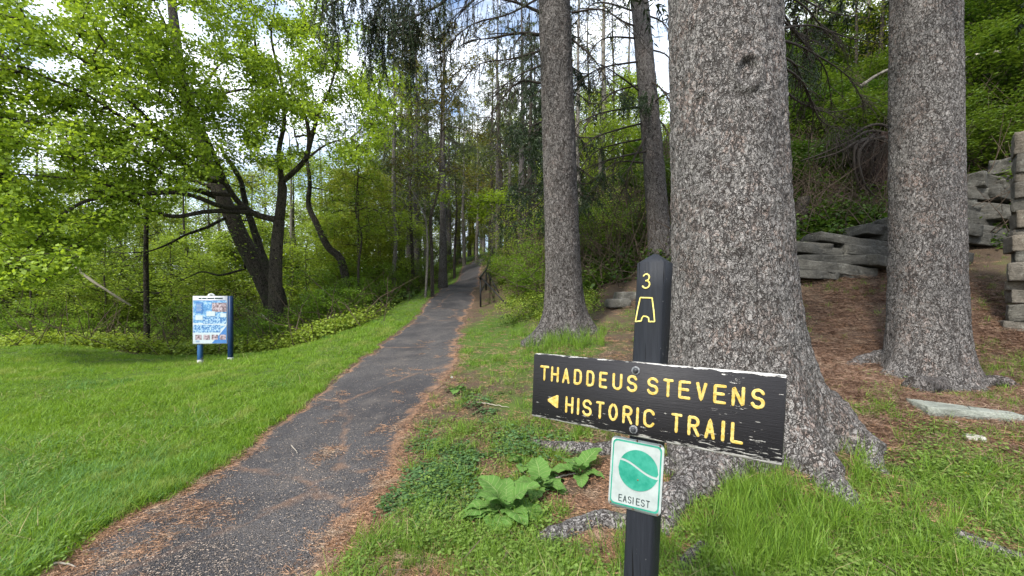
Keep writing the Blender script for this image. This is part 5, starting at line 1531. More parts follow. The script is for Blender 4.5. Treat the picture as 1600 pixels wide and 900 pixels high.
# hillside
g_h = 'bushes covering the steep hillside'
for k in range(64):
    px = 880 + 900 * pr.random(); Z = 11.8 + 11 * pr.random() ** 1.1
    if px < 1000 and Z < 14: continue
    if 1245 < px < 1420 and Z < 12.8: continue
    if px > 1540 and Z < 10.5: continue
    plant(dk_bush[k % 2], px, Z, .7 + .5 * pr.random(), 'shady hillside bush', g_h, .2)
for px, Z, s in [(1530, 10.6, .9), (1570, 10.8, 1.0), (1620, 9.8, 1.0), (1680, 8.8, .9), (1545, 12.5, 1.3), (1600, 12, 1.3)]:
    plant(dk_bush[1], px, Z, s, 'leafy bush above the wall', 'bushes above the stone wall', .2)
for px, Z, t, s in [(905, 19, 0, .9), (940, 22, 0, 1), (918, 27, 1, 1), (958, 25, 1, .9), (985, 29, 0, 1), (1278, 23, 0, .8), (1338, 22.5, 1, .9), (1357, 25, 0, .9), (1374, 23, 1, 1.1), (1388, 22.5, 1, 1), (1260, 27, 1, .9), (1310, 28, 0, .9), (1240, 24, 1, .8), (870, 30, 0, 1), (890, 36, 1, 1.1), (1450, 27, 1, 1), (1560, 22, 0, .9)]:
    plant(bare[t], px, Z, s, 'sparse tall hillside tree', 'tall sparse trees up the hillside')
for px, Z, t, s in [(930, 24, 1, .9), (975, 21, 0, .9), (1010, 24, 1, 1), (900, 30, 0, 1), (1250, 22, 0, .8), (1300, 26, 1, .9), (1350, 29, 0, 1), (1540, 19, 0, 1.1), (1600, 17, 1, 1.2), (1660, 15, 0, 1.1), (1570, 24, 1, 1.5), (1500, 24, 0, 1.4), (1700, 18, 1, 1.5), (1245, 25, 1, 1.3), (1290, 24, 0, 1.2), (1325, 26, 1, 1.4), (1375, 24, 0, 1.2), (850, 34, 0, 1.6), (870, 40, 1, 2), (940, 33, 0, 1.6), (1000, 33, 1, 1.6)]:
    plant(hill_tree[t] if px > 1100 else low_dec[t], px, Z, s, 'low leafy hillside tree', 'low leafy trees up the hillside')
for px, Z, s in [(1262, 27, .8), (1320, 29, .9), (1380, 27, .85), (1490, 26, .8), (1600, 22, .8), (1680, 20, .8), (860, 46, 1.1), (920, 42, 1)]:
    plant(dec[0], px, Z, s, 'tall leafy hilltop tree', 'tall leafy trees up the hillside')

# undergrowth covering banks and forest floor: nobody could count it
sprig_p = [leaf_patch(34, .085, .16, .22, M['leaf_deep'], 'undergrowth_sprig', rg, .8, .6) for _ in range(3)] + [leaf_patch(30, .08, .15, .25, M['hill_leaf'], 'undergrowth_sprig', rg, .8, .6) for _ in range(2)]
sprig_l = [leaf_patch(60, .05, .17, .26, M['bush_bright'], 'undergrowth_sprig', rg, .8, .6) for _ in range(3)]
def twig_mesh(rng):
    mb = MB()
    for _ in range(6):
        a = np.array([rng.normal() * .2, rng.normal() * .2, 0]); e = a + np.array([rng.normal() * .35, rng.normal() * .35, .25 + .5 * rng.random()])
        mb.tube([a, (a + e) / 2 + rng.normal(size=3) * .06, e], [.006, .005, .002], 3, False)
    V, fs, fa = mb.data(); return proto_mesh('brush_twig', V, fs, M['twig_brown'])
brush_p = [twig_mesh(rg) for _ in range(3)]
def build_undergrowth():
    rng = np.random.default_rng(61)
    x = 1.5 + 26 * rng.random(60000); y = 8.5 + 22 * rng.random(60000)
    px = 800 + x / y * F
    nz = fbm(np.stack([x, y, x * 0], 1) * .6, 3, 3)
    bank = np.clip((y - np.interp(px, [860, 960, 1240, 1400, 1500, 1600, 1900], [10.0, 10.3, 9.1, 9.3, 9.3, 8.0, 6])) / .8, 0, 1)
    k = (rng.random(len(x)) < bank * (.42 + .6 * nz) * np.clip(14 / y, .3, 1)) & (px < 1950) & (px > 850)
    scatter('hillside_undergrowth', to3(x[k], y[k]), .7 + .7 * rng.random(k.sum()), sprig_p, 11, .3, 'dark green leafy undergrowth covering the steep hillside', 'undergrowth')
    k = (rng.random(len(x)) < bank * .10) & (px < 1950) & (px > 850)
    scatter('hillside_brush', to3(x[k], y[k]), .8 + 1.2 * rng.random(k.sum()), brush_p, 12, .5, 'fallen brush and bare stems lying on the hillside', 'brush')
    # left forest floor, brighter along the lawn
    n = 50000
    x = -32 + 31 * rng.random(n); y = 11 + 26 * rng.random(n) ** 1.3
    g = left_grass(x, y); l, r = path_edges(y); d = y - lawn_far(x)
    k = (g <= 0) & (x < l - .2) & (rng.random(n) < .5 * np.clip(16 / y, .3, 1))
    br = (d < 1.8 + .6 * fbm(np.stack([x, y, x * 0], 1), 4, 2)) & (x < -4)
    q = k & br
    scatter('lawn_edge_plants', to3(x[q], y[q]), 1.0 + .8 * rng.random(q.sum()), sprig_l, 13, .25, 'bright low leafy plants along the far edge of the lawn', 'undergrowth')
    q = k & ~br
    scatter('wood_undergrowth', to3(x[q], y[q]), .8 + .8 * rng.random(q.sum()), sprig_p + sprig_l[:1], 14, .3, 'green undergrowth on the floor of the wood left of the path', 'undergrowth')
    q = (g <= 0) & (x < l - .6) & (rng.random(n) < .06)
    scatter('wood_brush', to3(x[q], y[q]), .9 + 1.3 * rng.random(q.sum()), brush_p, 15, .4, 'bare brown brush among the undergrowth left of the path', 'brush')
    x = -2 + 4 * rng.random(6000); y = 9 + 30 * rng.random(6000); l, r = path_edges(y)
    k = (x > r + .9) & (rng.random(6000) < np.clip((x - r - .9) / 1.5, 0, .7))
    scatter('bank_plants', to3(x[k], y[k]), .5 + .5 * rng.random(k.sum()), sprig_l + sprig_p[3:], 16, .3, 'low leafy plants on the bank right of the handrail', 'undergrowth')
build_undergrowth()

# ------------------------------------------------------------------ boughs of the near spruces
def bare_bough(mb, pts, r0, rng, side=8, L=.8, down=.35, r1=.004, curve=1.0):
    P = smooth_poly(pts, 5)
    mb.tube(P, np.linspace(r0, r1, len(P)), 5, False)
    n = len(P)
    for k in range(side):
        i = rng.integers(n // 5, n - 1)
        t = P[min(n - 1, i + 1)] - P[i]; t /= np.linalg.norm(t) + 1e-9
        d = t * .8 + rand_unit(1, rng)[0] * .6 + np.array([0, 0, -down])
        LL = L * (.3 + .7 * rng.random())
        q = [P[i], P[i] + d * LL * .5, P[i] + d * LL + np.array([0, 0, -.12 * LL * curve])]
        Q = smooth_poly(q, 3)
        mb.tube(Q, np.linspace(r0 * .4, .0022, len(Q)), 3, False)
        for _ in range(3):
            j = rng.integers(1, len(Q)); e = Q[j] + (rand_unit(1, rng)[0] * .5 + [0, 0, -down]) * LL * .4
            mb.tube([Q[j], (Q[j] + e) / 2 + rng.normal(size=3) * .02, e], [.004, .003, .0018], 3, False)
def build_boughs():
    rng = np.random.default_rng(301)
    # needle-laden boughs hanging over the path from the left spruce
    mb = MB(); NV = []; NF = []; NA = []; nv = 0
    limbs = [[(862, -190, 7.4), (800, -110, 7.2), (735, -40, 7.0), (690, 5, 6.8), (650, 25, 6.7), (618, 42, 6.6)],
             [(862, -230, 7.4), (760, -130, 7.0), (680, -60, 6.6), (600, -25, 6.4), (545, -8, 6.3), (510, 10, 6.2)],
             [(735, -40, 7.0), (660, -30, 6.9), (600, 5, 6.8), (575, 45, 6.7)]]
    cl = []
    for L in limbs:
        P = smooth_poly(Wp(L), 6); mb.tube(P, np.linspace(.045, .01, len(P)), 5, False); cl.append(P)
    spots = [(0, .55, 1.0, 80), (1, .55, 1.0, 70), (2, .35, 1.0, 90)]
    for li, a, b, cnt in spots:
        P = cl[li]
        for _ in range(cnt):
            t = a + (b - a) * rng.random(); f = t * (len(P) - 1); i = min(len(P) - 2, int(f)); c = P[i] + (P[i + 1] - P[i]) * (f - i)
            c = c + rng.normal(size=3) * [.10, .22, .03]
            LL = (.35 + .95 * rng.random() ** 1.5) * (.75 if li == 1 else 1)
            (v, fq, fa), ln = hanging_spray(c, LL, rng, dens=95, nl=.06, nw=.007)
            NV.append(v); NF.append(fq + nv); NA.append(fa); nv += len(v)
            mb.tube(ln, [.005, .004, .002], 3, False)
    # dead limbs near the top of the frame
    for L, r in [([(848, 55, 7.5), (810, 52, 7.4), (765, 60, 7.2), (735, 62, 7.0)], .035), ([(846, 20, 7.5), (800, 2, 7.4), (740, -5, 7.2), (700, 8, 7)], .03), ([(850, 100, 7.5), (810, 118, 7.3), (785, 135, 7.2)], .02),
                 ([(893, 60, 7.5), (930, 95, 7.3), (960, 150, 7.2)], .02), ([(893, 20, 7.5), (940, 15, 7.3), (985, 40, 7.2)], .022), ([(846, -30, 7.5), (780, -60, 7.3), (700, -50, 7.1), (650, -20, 7)], .03)]:
        bare_bough(mb, Wp(L), r, rng, 14, .75, .15)
    for _ in range(150):
        px = 640 + 200 * rng.random() ** .8; py = -25 + 120 * rng.random() * np.interp(px, [640, 840], [.6, 1])
        c = W(px, py, 7.0 + rng.normal() * .3)
        (v, fq, fa), ln = hanging_spray(c, .2 + .6 * rng.random(), rng, dens=34, nl=.05, nw=.006)
        NV.append(v); NF.append(fq + nv); NA.append(fa); nv += len(v)
        mb.tube(ln, [.005, .004, .002], 3, False)
    for L in [[(842, -60, 7.5), (790, -40, 7.3), (730, 10, 7.1), (690, 60, 7)], [(845, 130, 7.5), (812, 128, 7.4), (780, 160, 7.2), (770, 190, 7.1)], [(846, -5, 7.5), (795, 22, 7.3), (735, 40, 7.1), (680, 90, 7.0)], [(843, 80, 7.5), (800, 92, 7.3), (750, 100, 7.1), (720, 130, 7)]]:
        bare_bough(mb, Wp(L), .022, rng, 22, .8, .3)
    mb.part('bough', M['twig_dark'], t_left)
    part('needles', np.vstack(NV), np.vstack(NF), M['needle_dark'], t_left, False, fattr={'v': np.concatenate(NA)})
    # bare drooping branches of the slim spruce
    mb = MB(); Z = 11
    tp = lambda py: float(np.interp(py, [0, 150, 300, 400], [998, 1010, 1020, 1032]))
    for py, x1, y1, x2, y2 in [(20, 930, 5, 880, 60), (60, 940, 62, 900, 120), (95, 930, 110, 870, 160), (130, 950, 150, 905, 215), (165, 935, 178, 885, 205), (190, 930, 215, 895, 255), (215, 940, 232, 905, 262),
                               (235, 950, 250, 890, 275), (150, 955, 110, 915, 90), (45, 960, 25, 920, -20), (20, 1040, 40, 1060, 110), (75, 1045, 90, 1062, 160), (120, 1042, 150, 1060, 215), (175, 1040, 200, 1056, 260), (205, 985, 260, 975, 300), (170, 1035, 150, 1070, 140), (255, 960, 255, 925, 300)]:
        bare_bough(mb, Wp([(tp(py), py, Z), (x1 if x1 < 1000 else x1, y1, Z - .4 + rng.normal() * .4), (x2, y2, Z - .9 + rng.normal() * .5)]), .03, rng, 12, .9, .45)
    mb.part('branch', M['twig_dark'], t_mid)
    mb = MB(); NV = []; NF = []; NA = []; nv = 0
    for _ in range(90):
        px = 968 + 55 * rng.random(); py = 140 + 26 * rng.random()
        (v, fq, fa), ln = hanging_spray(W(px, py, Z - .5 + rng.normal() * .3), .15 + .35 * rng.random(), rng, dens=60, nl=.08, nw=.009)
        NV.append(v); NF.append(fq + nv); NA.append(fa); nv += len(v)
    part('needles', np.vstack(NV), np.vstack(NF), M['needle_dark'], t_mid, False, fattr={'v': np.concatenate(NA)})
    # tangled dead branches reaching right from the great spruce
    mb = MB()
    for L in [[(1212, 20, 4.0), (1250, 60, 4.6), (1290, 110, 5.2), (1300, 170, 5.6)], [(1214, 60, 4.0), (1262, 78, 4.7), (1325, 120, 5.4), (1352, 165, 5.8)], [(1216, 100, 4.0), (1255, 130, 4.6), (1285, 190, 5.2), (1330, 205, 5.8)],
              [(1212, -20, 4.0), (1262, 15, 4.8), (1300, 60, 5.4), (1345, 80, 6)], [(1216, 85, 4.0), (1245, 105, 4.5), (1262, 150, 4.9), (1288, 205, 5.4)], [(1218, 10, 4.0), (1240, 45, 4.5), (1270, 65, 5)], [(1216, 130, 4.0), (1250, 160, 4.8), (1300, 175, 5.6), (1370, 160, 6.4)], [(1215, 45, 4.0), (1270, 40, 4.8), (1330, 60, 5.6), (1390, 70, 6.4)], [(1214, 0, 4.0), (1245, -5, 4.5), (1300, 20, 5.3), (1370, 30, 6.2)]]:
        bare_bough(mb, Wp(L), .014, rng, 20, .55, .25)
    mb.part('branch', M['twig_dark'], t_big)
    mb = MB(); NV = []; NF = []; NA = []; nv = 0
    for _ in range(110):
        px = 1230 + 48 * rng.random(); py = 70 + 55 * rng.random()
        (v, fq, fa), ln = hanging_spray(W(px, py, 5.2 + rng.normal() * .25), .12 + .2 * rng.random(), rng, dens=90, nl=.05, nw=.005)
        NV.append(v); NF.append(fq + nv); NA.append(fa); nv += len(v)
    part('needles', np.vstack(NV), np.vstack(NF), M['needle_dark'], t_big, False, fattr={'v': np.concatenate(NA)})
build_boughs()

# ------------------------------------------------------------------ rocks
def rock_block(dim, seed, n=9, rough=.10, strata=.05, taper=.0, round_=.25):
    """box faces as grids, rounded and broken along layers"""
    Vs = []; Qs = []; k = 0
    g = np.linspace(-1, 1, n)
    A, B = np.meshgrid(g, g, indexing='ij')
    o = np.ones_like(A)
    faces = [(A, B, o), (B, A, -o), (A, -o, B), (B, o, A), (o, A, B), (-o, B, A)]
    for f in faces:
        P = np.stack([c.ravel() for c in f], 1)
        i, j = np.meshgrid(np.arange(n - 1), np.arange(n - 1), indexing='ij'); a = (i * n + j).ravel()
        Vs.append(P); Qs.append(np.stack([a, a + n, a + n + 1, a + 1], 1) + k); k += n * n
    P = np.vstack(Vs); Q = np.vstack(Qs)
    # weld
    key = np.round(P, 5); u, inv = np.unique(key, axis=0, return_inverse=True); inv = inv.ravel()
    P = u; Q = inv[Q]
    s = P / np.linalg.norm(P, axis=1)[:, None] * 1.25
    P = P * (1 - round_) + s * round_
    d = np.asarray(dim, float) / 2
    W_ = P * d
    q = W_ / max(dim) * 3
    nz = np.stack([fbm(q * 1.3 + 3, seed + i, 5) for i in range(3)], 1)
    layer = vnoise(np.stack([q[:, 0] * .3, q[:, 1] * .3, W_[:, 2] / .11 + q[:, 0] * .5], 1), seed + 7)
    W_ = W_ + nz * rough * np.array([max(dim) * .5, max(dim) * .5, dim[2]]) 
    W_[:, :2] *= (1 + strata * layer)[:, None]
    return W_, Q
def rotz(V, a): c, s = math.cos(a), math.sin(a); return V @ np.array([[c, s, 0], [-s, c, 0], [0, 0, 1]])
def build_ledge():
    rng = np.random.default_rng(401)
    c = W(1320, 430, 8.9)
    root = thing('rock_ledge', c, 'long low ledge of layered grey rock on the slope between the two near trunks', 'rock ledge')
    # (px, py centre, Z, width px, height px, depth m, tilt, yaw)
    def run(xa, xb, top, bot, Z, n, seed, slope):
        for row in range(n):
            f0 = row / n
            x = xa - 25 * rng.random()
            while x < xb:
                wp = 45 + 75 * rng.random()
                yc = (1 - f0 - .5 / n) * bot(x + wp / 2) + (f0 + .5 / n) * top(x + wp / 2)
                hp = (bot(x) - top(x)) / n * (1.0 + .7 * rng.random())
                Zk = Z + .06 * row + rng.normal() * .05
                dp = .5 + .2 * rng.random()
                V, Q = rock_block((wp * Z / F * 1.25, dp, hp * Z / F * 1.15), seed + int(x) + row * 7, 12, .15, .04, round_=.06)
                ti = slope + rng.normal() * .05
                ct, st = math.cos(-ti), math.sin(-ti)
                V = rotz(V @ np.array([[ct, 0, st], [0, 1, 0], [-st, 0, ct]]), rng.normal() * .12) + W(x + wp / 2, yc, Zk) + [0, dp * .3 - .12, 0]
                part('rock_slab', V, Q, M[['rock', 'rock_dark'][int(rng.random() < .55)]], root)
                x += wp * (.85 + .2 * rng.random())
    run(1236, 1440, lambda x: np.interp(x, [1240, 1330, 1400, 1500], [386, 370, 348, 335]), lambda x: np.interp(x, [1240, 1330, 1400, 1500], [436, 432, 420, 405]), 8.75, 5, 500, .12)
    run(1470, 1590, lambda x: np.interp(x, [1470, 1590], [315, 268]), lambda x: np.interp(x, [1470, 1590], [392, 365]), 9.1, 7, 560, .18)
    # low stones at the foot of the bank behind the signpost
    root2 = thing('rock_outcrop', W(985, 465, 9.4), 'low grey rocks in the grass just behind the signpost top', 'rocks')
    for k, (px, py, Z, wp, hp) in enumerate([(985, 466, 9.3, 46, 14), (965, 474, 9.0, 34, 10), (1055, 458, 9.5, 26, 20), (1010, 470, 9.2, 40, 12)]):
        V, Q = rock_block((wp * Z / F, .5, hp * Z / F * 1.4), 530 + k, 9, .12, .05)
        part('rock', V + W(px, py, Z), Q, M['rock'], root2)
build_ledge()
def build_wall():
    rng = np.random.default_rng(402)
    c0 = W(1574, 475, 6.5); yaw = -.80
    gz = float(H(c0[0] + .2, c0[1] - .1)) - .25
    root = thing('stone_wall', (c0[0] + .4, c0[1] - .3, gz), 'tall dry stone wall end of rough flat stones at the right edge', 'wall')
    z = gz; k = 0
    top = EYE - (212 - HY) / F * 6.5
    hs = [.30, .16, .26, .22, .13, .26, .2, .24, .12, .27, .18, .24, .14, .28]
    i = 0
    while z < top - .05 and i < 26:
        h = hs[i % len(hs)] * (.85 + .3 * rng.random())
        x = rng.normal() * .022 + .03 * (z - gz) - .08 * (i < 2)
        while x < 2.3:
            w = .28 + .55 * rng.random()
            dp = .40 + .12 * rng.random()
            V, Q = rock_block((w, dp, h), 600 + k, 12, .085, .02, round_=.06)
            V = rotz(V, rng.normal() * .07)
            ti = rng.normal() * .035
            V[:, 2] += V[:, 0] * ti
            V = rotz(V + [x + w / 2, dp / 2 + rng.normal() * .035, z + h / 2], yaw) + [c0[0], c0[1], 0]
            part('stone', V, Q, [M['rock_wall'], M['rock'], M['rock_wall2']][k % 3], root)
            x += w + .012; k += 1
        z += h - .004; i += 1
    V, Q = rock_block((2.3, .26, z - gz - .15), 699, 9, .02, .02, round_=.05)
    part('rubble_core', rotz(V + [1.32, .25, (z - gz) / 2 + gz - .05], yaw) + [c0[0], c0[1], 0], Q, M['rock_dark'], root)
build_wall()
def build_stones():
    # slate slab on the needles in front of the right spruce
    a, b = G(1432, 640), G(1592, 662)
    c = (a + b) / 2; L = np.linalg.norm(b - a)
    V, Q = rock_block((L, .30, .075), 701, 14, .05, .04, round_=.12)
    V[:, 1] *= 1 - .45 * np.clip(V[:, 0] / L * 2, -1, 1) * np.sign(1)
    V[:, 2] *= 1.15 - .3 * V[:, 0] / L
    yaw = math.atan2(b[1] - a[1], b[0] - a[0])
    V = rotz(V, yaw); V[:, 2] += (V[:, 0]) * (b[2] - a[2]) / max(.2, (b[0] - a[0])) * .9
    solo('slate_slab', V + c + [0, 0, .035], Q, M['slate'], 'long pointed greenish slate slab lying on needles before the right spruce', 'stone slab')
    for k, (px, py, s, lab, mat) in enumerate([(1488, 663, .075, 'small pale stone just below the slate slab', 'pebble'), (1462, 677, .04, 'tiny white pebble left below the slate slab', 'pebble'), (1522, 687, .13, 'flat pale stone half sunk in needles below the slate slab', 'pebble'),
                                             (1388, 596, .09, 'flat grey stone chip at the foot of the right spruce', 'pebble'), (1428, 818, .05, 'small grey stone in the grass at lower right', 'rock_wall'),
                                             (1450, 745, .05, 'small white stone in the weeds right of the great spruce root', 'pebble'), (1088, 862, .07, 'round grey stone beside the foot of the signpost', 'rock_wall'), (1106, 890, .06, 'half buried grey stone at the bottom edge right of the signpost', 'rock_wall')]):
        V, Q = rock_block((s, s * .7, s * .4), 710 + k, 7, .12, .03, round_=.5)
        solo('stone', rotz(V, k * 1.3) + G(px, py) + [0, 0, s * .1], Q, M[mat], lab, 'stone')
build_stones()
def build_stumps():
    rng = np.random.default_rng(403)
    # small barky stump on the slope
    Z = 10.6; b = W(1243, 362, Z)
    V, Q = big_trunk(b[0], b[1], b[2] - .1, .16, .95, lean=(.22, 0), flare=.10, hf=.3, taper=.25, na=30, nh=34, seed=41, plate=.02, psize=.08, top=.98)
    V2 = V; n = 30; topc = V[-n:].mean(0)
    V = np.vstack([V, topc]); k = len(V) - 1; T = [(k - n + j, k - n + (j + 1) % n, k) for j in range(n)]
    root = thing('stump', b, 'small broken leaning stump among undergrowth above the rock ledge', 'stump')
    part('bark', V, Q, M['bark_maple'], root)
    m = len(V) - 1
    a = np.arange(16) * 2 * PI / 16
    cap = np.vstack([topc + np.stack([.085 * np.cos(a), .085 * np.sin(a), .006 + 0 * a], 1), topc + [0, 0, .02]])
    part('cut_top', cap, [np.array([(j, (j + 1) % 16, 16) for j in range(16)])], M['wood_grey'], root)
    # old stump / uprooted base with ragged red-brown sides and roots thrown left
    Z = 11.5; b = W(1385, 288, Z)
    root = thing('uprooted_stump', b, 'broad ragged reddish stump with roots sprawling left on the hillside', 'stump')
    na, nh = 90, 40
    a = np.arange(na) * 2 * PI / na; h = np.linspace(-.5, 1.25, nh)
    A, Hh = np.meshgrid(a, h)
    R = .62 + .05 * np.sin(A * 9) + .06 * vnoise(np.stack([np.cos(A) * 9, np.sin(A) * 9, Hh * .8], -1), 3) + .05 * vnoise(np.stack([np.cos(A) * 22, np.sin(A) * 22, Hh * .6], -1), 4) + .12 * np.clip(Hh - .7, 0, 1)
    V = np.stack([b[0] + R * np.cos(A), b[1] + R * np.sin(A), b[2] + Hh + .08 * vnoise(np.stack([np.cos(A) * 4, np.sin(A) * 4, Hh * 0], -1), 6) * (Hh > 1)], -1).reshape(-1, 3)
    i, j = np.meshgrid(np.arange(nh - 1), np.arange(na), indexing='ij'); P = (i * na + j).ravel(); P2 = (i * na + (j + 1) % na).ravel()
    V = np.vstack([V, [b[0], b[1], b[2] + 1.35]]); k = len(V) - 1
    T = [(k - na + q, k - na + (q + 1) % na, k) for q in range(na)]
    part('stump_base', V, [np.stack([P, P2, P2 + na, P + na], 1), np.array(T)], bark_mat('red rotten wood', (.085, .055, .045), (.03, .018, .014), (.24, .22, .2), 14, .8, .4, .03, .12), root)
    for l in [[(1400, 212, 11.2), (1360, 205, 11.0), (1325, 222, 10.9), (1285, 240, 10.8), (1250, 252, 10.7)], [(1395, 222, 11.0), (1350, 218, 10.8), (1310, 238, 10.7), (1270, 250, 10.7)], [(1400, 200, 11.3), (1365, 195, 11.1), (1330, 212, 11), (1300, 228, 10.9)],
              [(1380, 215, 10.9), (1340, 225, 10.7), (1335, 260, 10.6), (1345, 300, 10.6)], [(1365, 212, 10.8), (1342, 240, 10.6), (1350, 285, 10.5), (1370, 310, 10.6)]]:
        V, Q, T = root_tube(Wp(l), .045, .012, 9, int(rng.integers(99)), .35)
        part('root', V, [Q, T], M['twig_dark'], root)
    mb = MB()
    for _ in range(150):
        px = 1290 + 110 * rng.random(); py = 195 + 40 * rng.random(); p = W(px, py, 10.8 + rng.normal() * .2)
        e = p + np.array([rng.normal() * .3, rng.normal() * .1, -.2 - .7 * rng.random()])
        mb.tube(smooth_poly([p, (p + e) / 2 + rng.normal(size=3) * .08, e], 3), [.007] * 4 + [.005, .004, .003], 4, False)
    mb.part('rootlets', M['twig_dark'], root).__setitem__('kind', 'stuff')
    # fallen logs on the hillside
    for nm, l, r, mat, lab in [('fallen_log', [(1512, 93, 13.5), (1545, 84, 13.4), (1590, 78, 13.2), (1640, 70, 13)], .11, 'wood_grey', 'upper grey log lying across the hillside behind the right spruce'),
                          ('fallen_log', [(1490, 100, 14), (1515, 95, 13.8), (1550, 92, 13.6)], .09, 'bark_dark', 'dark log lying under the grey log on the hillside'),
                          ('fallen_branch', [(1345, 135, 13), (1375, 115, 12.8), (1410, 100, 12.6)], .05, 'bark_pale', 'pale branch slanting up the hillside left of the right spruce'),
                          ('fallen_branch', [(80, 388, 12.6), (110, 412, 12.5), (140, 436, 12.5), (180, 462, 12.6), (205, 478, 12.8)], .045, 'wood_grey', 'bleached broken branch hanging in the shrubs beyond the lawn'),
                          ('fallen_branch', [(88, 392, 12.4), (112, 402, 12.3), (128, 425, 12.4)], .03, 'wood_grey', 'shorter bleached splinter beside the bleached broken branch'),
                          ('fallen_branch', [(408, 490, 12.5), (440, 520, 12.2), (458, 560 - 25, 12.0), (468, 545, 11.9)], .02, 'wood_grey', 'thin grey dead branch leaning at the foot of the maple')]:
        V, Q, T = root_tube(Wp(l), r, r * .6, 10, 5)
        solo(nm, V, [Q, T], M[mat], lab, 'log' if nm == 'fallen_log' else 'branch')
    # sticks on the ground
    for k, (pts, r, lab) in enumerate([([(745, 632), (770, 637), (795, 641)], .008, 'pale crooked stick on the weeds between path and board'), ([(255, 776), (240, 783), (222, 790)], .008, 'short dark stick at the left edge of the gravel path'), ([(865, 752), (885, 748), (905, 745)], .010, 'flat piece of bark by the right broad leaved plant'),
                              ([(455, 700), (460, 706), (466, 712)], .006, 'tan sliver of wood in the middle of the gravel path'), ([(78, 890), (98, 888), (118, 893)], .009, 'pale wood chip at the bottom left of the gravel path'), ([(1340, 812), (1355, 822), (1372, 826)], .006, 'curved pale stalk at the end of the great spruce root')]):
        P = [G(*p) + [0, 0, r + .012 + .01 * (i == 1)] for i, p in enumerate(pts)]
        P = smooth_poly(P, 5); P += rng.normal(size=P.shape) * .003
        V, Q, T = tube(P, np.linspace(r, r * .4, len(P)), 7)
        solo('stick', V, [Q, T], M['wood_grey'], lab, 'stick')
build_stumps()

